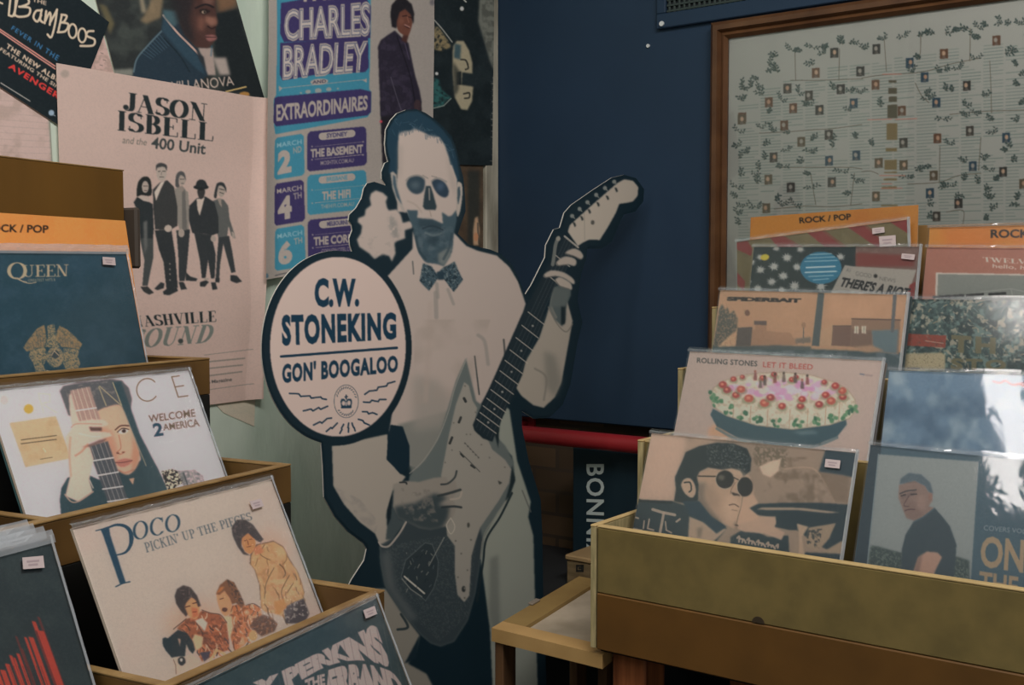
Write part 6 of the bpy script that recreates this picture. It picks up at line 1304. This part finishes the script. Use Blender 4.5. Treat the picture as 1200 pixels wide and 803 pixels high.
    a.line(zc((470, 70), (500, 45), (560, 35), (600, 60)), 2.2, (118, 116, 112), .6, 1.2, True); a.line(zc((655, 75), (700, 55), (760, 80)), 2.2, (118, 116, 112), .6, 1.2, True); a.line(zc((480, 220), (540, 250), (580, 300)), 2.4, (150, 138, 128), .6, 1.6, True)
    a.line(zc((590, 420), (660, 400), (735, 430)), 2, (36, 50, 58), .8, 1, True); a.line(zc((610, 450), (665, 470), (720, 455)), 2.6, (96, 108, 110), .6, 1.4, True); a.line(zc((540, 480), (560, 570), (610, 640)), 3, (42, 58, 66), .7, 1.6, True); a.line(zc((800, 460), (780, 560), (740, 640)), 3, (44, 60, 68), .6, 1.6, True)
    # bow tie
    bt = zt((98, 148), (135, 160), (160, 195), (185, 170), (240, 140), (256, 180), (277, 222), (236, 276), (190, 215), (165, 215), (125, 272), (83, 228)); a.poly(bt, (56, 74, 82), .6); a.noise((112, 122, 122), 1.8, .52, .7, .8, bt); a.noise((30, 44, 52), 2, .56, .66, .9, bt); a.poly(zt((160, 185), (195, 185), (192, 222), (165, 222)), (36, 54, 64), .8)
    # trousers, jacket skirt: suit white darkened to paint light fading downward
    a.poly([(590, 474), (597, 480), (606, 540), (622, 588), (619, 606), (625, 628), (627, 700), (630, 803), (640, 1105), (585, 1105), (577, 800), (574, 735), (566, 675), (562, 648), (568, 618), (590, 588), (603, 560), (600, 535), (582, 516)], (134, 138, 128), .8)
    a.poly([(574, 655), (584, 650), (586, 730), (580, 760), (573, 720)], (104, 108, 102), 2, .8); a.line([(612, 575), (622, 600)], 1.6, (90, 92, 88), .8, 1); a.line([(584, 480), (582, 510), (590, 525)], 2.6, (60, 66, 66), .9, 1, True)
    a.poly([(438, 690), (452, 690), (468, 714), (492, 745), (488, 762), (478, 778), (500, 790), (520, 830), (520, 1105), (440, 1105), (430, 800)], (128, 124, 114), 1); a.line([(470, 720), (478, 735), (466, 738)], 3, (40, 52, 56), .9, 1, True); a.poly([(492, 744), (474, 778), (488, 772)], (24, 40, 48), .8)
    # guitar body
    a.poly([(445, 640), (446, 660), (451, 686), (468, 713), (493, 744), (505, 754), (516, 757.6), (532, 752), (548, 727), (557, 695), (562, 663), (566, 632), (582, 602), (598, 579), (603, 563), (602, 541), (592, 522), (582, 512), (586, 495), (591, 476), (572, 480), (558, 470), (551, 440), (546, 420), (534, 447), (525, 478), (514, 514), (498, 540), (480, 558), (470, 625)], (92, 100, 98), .8)
    a.poly([(445, 640), (446, 660), (451, 686), (468, 713), (493, 744), (505, 754), (516, 757.6), (532, 752), (548, 727), (557, 695), (562, 663), (566, 632), (560, 610), (480, 600), (470, 625)], (52, 62, 66), 1.2); a.poly([(447, 650), (456, 645), (464, 690), (490, 725), (480, 728), (452, 686)], (86, 92, 92), 3, .8); a.noise((78, 86, 86), 1.2, .5, .7, .6, [(450, 640), (560, 620), (550, 720), (515, 752), (470, 710)])
    a.line([(559, 705), (566, 660), (570, 632), (586, 606), (600, 578)], 2.6, (30, 42, 46), .9, .8, True); a.line([(563, 655), (568, 625), (588, 596), (600, 570)], 1.2, (130, 128, 118), .7, .6, True); a.line([(547, 420), (534, 452), (525, 484), (513, 514), (496, 540), (480, 555)], 1.2, (140, 138, 130), .8, .7, True)
    a.poly([(580, 510), (586, 490), (591, 470), (585, 500), (584, 526)], (26, 38, 42), .7); a.poly([(600, 545), (604, 563), (597, 582), (592, 588), (598, 566)], (30, 42, 46), .7)
    # pickguard, its ink darkened for the same fading light
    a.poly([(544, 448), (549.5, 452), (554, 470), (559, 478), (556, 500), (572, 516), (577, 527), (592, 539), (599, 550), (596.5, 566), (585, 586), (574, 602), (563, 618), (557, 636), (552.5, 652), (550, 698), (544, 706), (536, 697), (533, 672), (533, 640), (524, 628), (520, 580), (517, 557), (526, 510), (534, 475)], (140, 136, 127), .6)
    for P, w in ((((285, 210), (293, 226)), 3.2), (((258, 335), (268, 310)), 3), (((210, 445), (222, 415)), 3), (((268, 500), (282, 515)), 2.4), (((322, 560), (340, 572)), 2.6)): a.line(zb(*P), w, (48, 52, 52), .95)
    a.line(zb((262, 488), (368, 594)), 1, (70, 72, 70), .9); a.line(zb((288, 442), (362, 520)), .8, (84, 84, 80), .8)
    for i in range(6): a.ell(*zb((290 + i * 14, 445 + i * 15))[0], .8, .8, (60, 62, 60))
    for x, y in ((290, 145), (230, 338), (222, 480), (186, 545), (298, 398), (318, 398), (375, 452), (418, 520), (498, 570), (345, 282)): a.ell(*zb((x, y))[0], .9, .9, (96, 94, 88))
    a.poly(zb((462, 640), (485, 650), (470, 662)), (58, 60, 58), .5); a.ell(*zl((392, 128))[0], 1.6, 3, (66, 68, 64)); a.ell(*zl((372, 398))[0], 2.4, 3.6, (50, 54, 54)); a.ell(*zl((376, 395))[0], 1, 1.4, (120, 116, 108))
    for x, y in ((362, 248), (388, 318), (348, 348), (376, 435), (403, 190), (338, 195)): a.ell(*zl((x, y))[0], 1, 1, (84, 84, 78))
    # bridge plate
    bp_ = zl((210, 202), (240, 210), (265, 280), (262, 340), (245, 395), (212, 447), (140, 390), (108, 345), (128, 275)); a.poly(bp_, (46, 56, 60), .7); a.line(bp_ + bp_[:1], .8, (96, 104, 104), .8)
    a.line(zl((122, 345), (206, 416)), 2, (176, 172, 160), .95); a.line(zl((112, 355), (150, 400), (196, 430)), 1.2, (120, 122, 116), .9); rs = random.Random(9)
    for i in range(30): x, y = rs.uniform(130, 250), rs.uniform(230, 400); a.line(zl((x, y), (x + rs.uniform(-10, 10), y + rs.uniform(4, 16))), .8, rs.choice([(150, 150, 140), (96, 104, 104), (28, 38, 44)]), .7)
    # strumming hand
    a.poly(za((405, 300), (470, 285), (540, 290), (620, 268), (680, 262), (700, 300), (730, 280), (740, 330), (715, 380), (735, 420), (720, 470), (690, 520), (600, 540), (540, 530), (470, 495), (430, 480), (400, 420)), (134, 128, 119), .8)
    a.poly(za((410, 420), (520, 400), (620, 350), (690, 370), (640, 410), (700, 420), (690, 480), (660, 530), (600, 545), (540, 532), (470, 500), (420, 480)), (48, 60, 64), 2.2, .9); a.noise((112, 108, 102), 5, .48, .72, .7, za((420, 320), (600, 330), (640, 500), (480, 490)))
    a.line(zb((165, 660), (200, 655), (235, 625), (246, 590)), 2.2, (50, 58, 60), .9, .8, True); a.line(zb((150, 720), (210, 705), (265, 688)), 3, (48, 56, 58), .9, 1, True); a.line(zb((170, 780), (230, 775), (270, 780)), 2.6, (44, 52, 56), .9, 1, True); a.line(zb((215, 738), (260, 730), (272, 700)), 2.4, (160, 150, 138), .8, .8, True)
    a.line([(x, y) for x, y in zl((318, 98), (300, 130), (318, 165), (335, 135), (318, 98))], 1.2, (170, 164, 152), .9, .5, True); a.line(zl((290, 180), (225, 300)), .9, (140, 140, 132), .9)
    # cuff
    a.poly(za((408, 320), (385, 400), (368, 460), (372, 530), (366, 590), (400, 590), (432, 550), (468, 500), (430, 480), (404, 420)), (64, 74, 76), .8); a.poly(za((404, 330), (372, 440), (375, 520), (392, 480)), (22, 34, 40), .7); a.line(za((330, 605), (345, 625), (375, 628), (400, 608), (440, 555), (472, 500)), 2.2, (160, 150, 140), .9, .7, True); a.line(za((440, 292), (470, 292), (475, 300)), 2, (40, 46, 48), .9, .6, True)
    # right sleeve, toned down to paint the light falloff; wrist
    a.poly([(644, 358), (640, 372), (632, 396), (618, 420), (601, 449), (611, 464), (625, 475), (637, 478), (650, 466), (658, 448), (664, 415), (667.5, 396), (671, 376), (665, 354), (655, 345)], (150, 142, 130), .7)
    a.poly(zt((640, 540), (690, 560), (720, 680), (690, 750), (650, 700)), (112, 110, 102), 3, .7); a.line(zt((600, 620), (650, 660), (640, 760)), 2.5, (116, 112, 104), .7, 1.5, True); a.line(zt((660, 345), (700, 420), (740, 455), (768, 420)), 1.6, (110, 106, 98), .8, .8, True)
    a.poly(zt((690, 250), (760, 240), (762, 290), (742, 330), (738, 400), (722, 432), (690, 400), (664, 345)), (76, 86, 86), .8); a.poly(zt((715, 300), (738, 310), (735, 420), (718, 425)), (28, 40, 44), .8); a.line(zt((690, 260), (672, 330), (695, 390)), 2.6, (116, 116, 108), .8, 1, True)
    # neck of the guitar
    a.poly([(661, 277), (677, 290), (640, 355), (633, 390), (629, 394), (624, 392), (612, 440), (598, 470), (584, 500), (577, 518), (566, 514), (556, 505), (554, 498), (580, 440), (610, 372)], (30, 42, 48), .6)
    A_, B_ = np.array([[661.7, 277.], [555, 499]]), np.array([[677.5, 290.], [578, 516]])
    for t in (.0, .10, .20, .40, .47, .535, .60, .655, .71, .762, .81, .855, .895, .93, .965):
        p = A_[0] + (A_[1] - A_[0]) * t; q = B_[0] + (B_[1] - B_[0]) * t; a.line([tuple(p), tuple(q)], 1.1 if t else 2.2, (166, 158, 146), .9)
    for t in (.44, .57, .68, .785, .875, .945): m_ = (A_[0] + B_[0]) / 2 * (1 - t) + (A_[1] + B_[1]) / 2 * t; a.ell(m_[0], m_[1], 1.1, 1.1, (176, 168, 156))
    for i in range(5): f = (i + .7) / 5.4; a.line([tuple(A_[0] * (1 - f) + B_[0] * f), tuple(A_[1] * (1 - f) + B_[1] * f)], .5, (92, 98, 98), .6)
    # headstock
    a.poly(zg((318, 372), (330, 335), (440, 235), (560, 130), (600, 95), (640, 74), (690, 82), (720, 118), (716, 168), (690, 200), (655, 208), (612, 214), (592, 265), (545, 350), (500, 420), (440, 418), (405, 435), (375, 455)), (172, 162, 148), .6)
    for x, y in ((355, 333), (397, 297), (440, 258), (490, 218), (543, 180), (593, 135)): a.poly(zg((x - 9, y - 14), (x + 4, y - 12), (x + 11, y + 6), (x + 2, y + 14)), (44, 50, 50), .5)
    a.ell(*zg((460, 320))[0], 2.2, 2.6, (84, 82, 76)); a.line(zg((412, 270), (415, 420)), .7, (130, 124, 114), .7)
    for x, y in ((343, 283), (385, 243), (430, 205), (480, 163), (530, 124), (583, 88)): a.ell(*zg((x, y))[0], 2.4, 2.4, (132, 134, 128), soft=.6); a.line(zg((x, y), (x + 14, y + 14)), 1.2, (120, 122, 116))
    # fretting fingers
    a.line(zg((262, 412), (248, 450), (240, 510), (232, 560)), 4, (112, 114, 108), .9, .8, True); a.ell(*zg((264, 412))[0], 2.6, 3, (140, 136, 126))
    for P in (((303, 495), (345, 470), (382, 478), (406, 508), (392, 530), (352, 512)), ((252, 548), (298, 515), (355, 525), (368, 550), (355, 568), (318, 560), (264, 566)), ((182, 618), (222, 594), (280, 600), (322, 620), (355, 650), (350, 672), (300, 640), (250, 626), (190, 634)), ((246, 650), (275, 632), (332, 664), (342, 700), (325, 700), (272, 682))): a.poly(zg(*P), (162, 152, 140), .7, sm=True); a.line(zg(*P[-2:], P[0]), 1.2, (92, 90, 84), .7)
    a.poly(zg((240, 690), (330, 705), (310, 800), (215, 800)), (86, 94, 92), 1.2)
    # badge
    t = np.linspace(0, 2 * math.pi, 90, endpoint=False)
    a.poly([(394 + 88.5 * math.cos(q), 407.5 + 115 * math.sin(q)) for q in t], navy_, .4); a.poly([(396 + 79.5 * math.cos(q), 406.5 + 105.3 * math.sin(q)) for q in t], (188, 166, 156), .5)
    zs = zz(310, 320, 6.176); bk = (20, 50, 68)
    a.text('C.W.', zs((362, 36), (685, 40), (685, 244), (362, 250)), bk, bold=.05, track=1.05); a.text('STONEKING', zs((122, 302), (952, 284), (954, 482), (128, 530)), bk, bold=.05, track=1.14); a.line(zs((120, 605), (957, 542)), 3, bk)
    a.text("GON' BOOGALOO", zs((128, 655), (964, 592), (966, 718), (128, 800)), bk, bold=.045, track=1.12)
    zr = zz(300, 430, 6.667)
    for P in (((262, 208), (335, 212), (350, 232), (420, 226), (432, 245), (505, 235), (518, 250), (550, 255)), ((370, 345), (430, 330), (445, 345), (490, 318), (505, 332), (560, 308)), ((450, 455), (500, 430), (515, 440), (555, 405), (590, 400)), ((550, 505), (585, 475), (595, 482), (635, 440)), ((850, 215), (885, 190), (945, 182), (955, 160), (1020, 150), (1030, 130), (1085, 115)), ((840, 275), (890, 278), (905, 262), (955, 272), (965, 255), (1015, 255)), ((832, 350), (870, 352), (880, 368), (910, 358), (945, 372)), ((800, 410), (835, 420), (845, 438), (885, 455)), ((685, 450), (668, 480), (672, 490), (655, 520)), ((725, 440), (718, 475), (725, 480), (722, 510)), ((750, 440), (760, 470), (765, 472), (775, 500))): a.line(zr(*P), 1.9, bk, .95, .4); a.line(zr(P[0], P[0]), .8, bk)
    a.line([(zr((705, 270))[0][0] + 14.2 * math.cos(q), zr((705, 270))[0][1] + 19.2 * math.sin(q)) for q in np.linspace(0, 6.3, 40)], .8, (60, 76, 84), .9)
    for i in range(12): q = math.pi * (1.12 + .76 * i / 11); c = zr((705, 270))[0]; a.line([(c[0] + 11.2 * math.cos(q), c[1] + 15.4 * math.sin(q)), (c[0] + 12.2 * math.cos(q + .1), c[1] + 17 * math.sin(q + .1))], 1.1, (60, 76, 84), .9)
    for i in range(8): q = math.pi * (.25 + .5 * i / 7); c = zr((705, 270))[0]; a.line([(c[0] + 11 * math.cos(q), c[1] + 15.2 * math.sin(q)), (c[0] + 12 * math.cos(q + .1), c[1] + 16.8 * math.sin(q + .1))], 1.2, (60, 76, 84), .9)
    a.poly(zr((668, 322), (660, 270), (668, 250), (690, 250), (702, 270), (715, 250), (742, 250), (752, 270), (742, 322)), bk, .4); a.line(zr((705, 222), (705, 250)), 1.6, bk); a.line(zr((695, 235), (716, 233)), 1.3, bk); a.ell(*zr((684, 285))[0], 2, 3, (188, 166, 156)); a.ell(*zr((727, 282))[0], 2, 3, (188, 166, 156)); a.ell(*zr((705, 290))[0], 1.6, 2.6, (150, 140, 138)); a.line(zr((668, 318), (742, 314)), 1.6, bk)


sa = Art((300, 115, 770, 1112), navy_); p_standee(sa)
on_s = lambda x, y: meet(x, y, SP, SN)
foot_z = .004
smw = frame_of(SP, SU, Z); sinv = smw.inverted()
loc = [(sinv @ on_s(x, y))[:2] for x, y in OUT]
zmin = min(p[1] for p in loc); loc = [(p[0], max(p[1], foot_z)) for p in loc]
lowest = [i for i, (x, y) in enumerate(OUT) if y > 1100]
for i in lowest: loc[i] = (loc[i][0], foot_z)
SK = .55
import mathutils
V3 = [Vector((x, y, 0)) for x, y in loc]; tri = mathutils.geometry.tessellate_polygon([V3]); n = len(V3); TH = .0032
area2 = sum(V3[i - 1].x * V3[i].y - V3[i].x * V3[i - 1].y for i in range(n))
fr = []
for t in tri:
    a_, b_, c_ = (V3[i] for i in t); fr.append(list(t) if (b_ - a_).cross(c_ - a_).z > 0 else list(t)[::-1])
edge = [[i, (i + 1) % n, (i + 1) % n + n, i + n] for i in range(n)]
verts = [v + Vector((0, 0, -.0008)) for v in V3] + [v - Vector((0, 0, TH)) for v in V3]
faces = fr + [[i + n for i in f[::-1]] for f in fr] + edge
fmi = [0] * len(fr) + [1] * len(fr) + [1] * n
st = link('standee', verts, faces, [mat('standee_navy', navy_, .5, SK, .3), mat('standee_board', (160, 156, 148), .7, SK, .2)], None, fmi, smw)
tag(st, 'cardboard standee of a skull-painted guitarist in a white suit with round badge', 'cardboard standee')
# printed face: a fine mesh over the whole outline, a hair in front of the board
bx0, by0, bx1, by1 = 303, 122, 762, 1108
cs = [(sinv @ on_s(x, y))[:2] for x, y in ((bx0, by0), (bx1, by0), (bx1, by1), (bx0, by1))]
G = homography([(bx0, by0), (bx1, by0), (bx1, by1), (bx0, by1)], cs)
dn = 1.35; nu, nv = int((bx1 - bx0) * dn), int((by1 - by0) * dn)
uu, vv = np.meshgrid(np.linspace(bx0, bx1, nu + 1), np.linspace(by0, by1, nv + 1)); pts = np.c_[uu.ravel(), vv.ravel()]
ta2 = Art((bx0, by0, bx1, by1), 0.); ta2.a = np.zeros((ta2.h, ta2.w, 3)); 
b_, mk_ = ta2.mask(OUT, 0); full = np.zeros((ta2.h, ta2.w)); full[b_[1]:b_[3], b_[0]:b_[2]] = mk_
er = blur(full, 2.2) > .93                                   # keep about 1.5 mm clear of the cut edge
ix = np.clip(((pts[:, 0] - bx0) * 2).astype(int), 0, ta2.w - 1); iy = np.clip(((pts[:, 1] - by0) * 2).astype(int), 0, ta2.h - 1); inside = er[iy, ix]
i0 = (np.arange(nv)[:, None] * (nu + 1) + np.arange(nu)[None]).ravel(); qd = np.c_[i0, i0 + nu + 1, i0 + nu + 2, i0 + 1]; qd = qd[inside[qd].all(1)]
used = np.unique(qd); remap = -np.ones(len(pts), int); remap[used] = np.arange(len(used)); pts = pts[used]
q = np.c_[pts, np.ones(len(pts))] @ G.T; co = np.c_[q[:, :2] / q[:, 2:], np.full(len(pts), .0)]
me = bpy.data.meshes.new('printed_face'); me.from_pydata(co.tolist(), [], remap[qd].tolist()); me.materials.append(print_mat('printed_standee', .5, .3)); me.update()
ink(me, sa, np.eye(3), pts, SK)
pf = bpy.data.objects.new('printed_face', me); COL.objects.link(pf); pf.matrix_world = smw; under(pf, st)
# easel strut behind
b = MB(); bx = (sinv @ on_s(520, 700))[0]
b.prism([Vector((bx - .06, .9, -TH - .0005)), Vector((bx + .06, .9, -TH - .0005)), Vector((bx + .07, .004, -.22)), Vector((bx - .07, .004, -.22))], Vector((0, .001, -.004)))
under(b.build('easel_strut', MATS['standee_board'], None, smw), st)
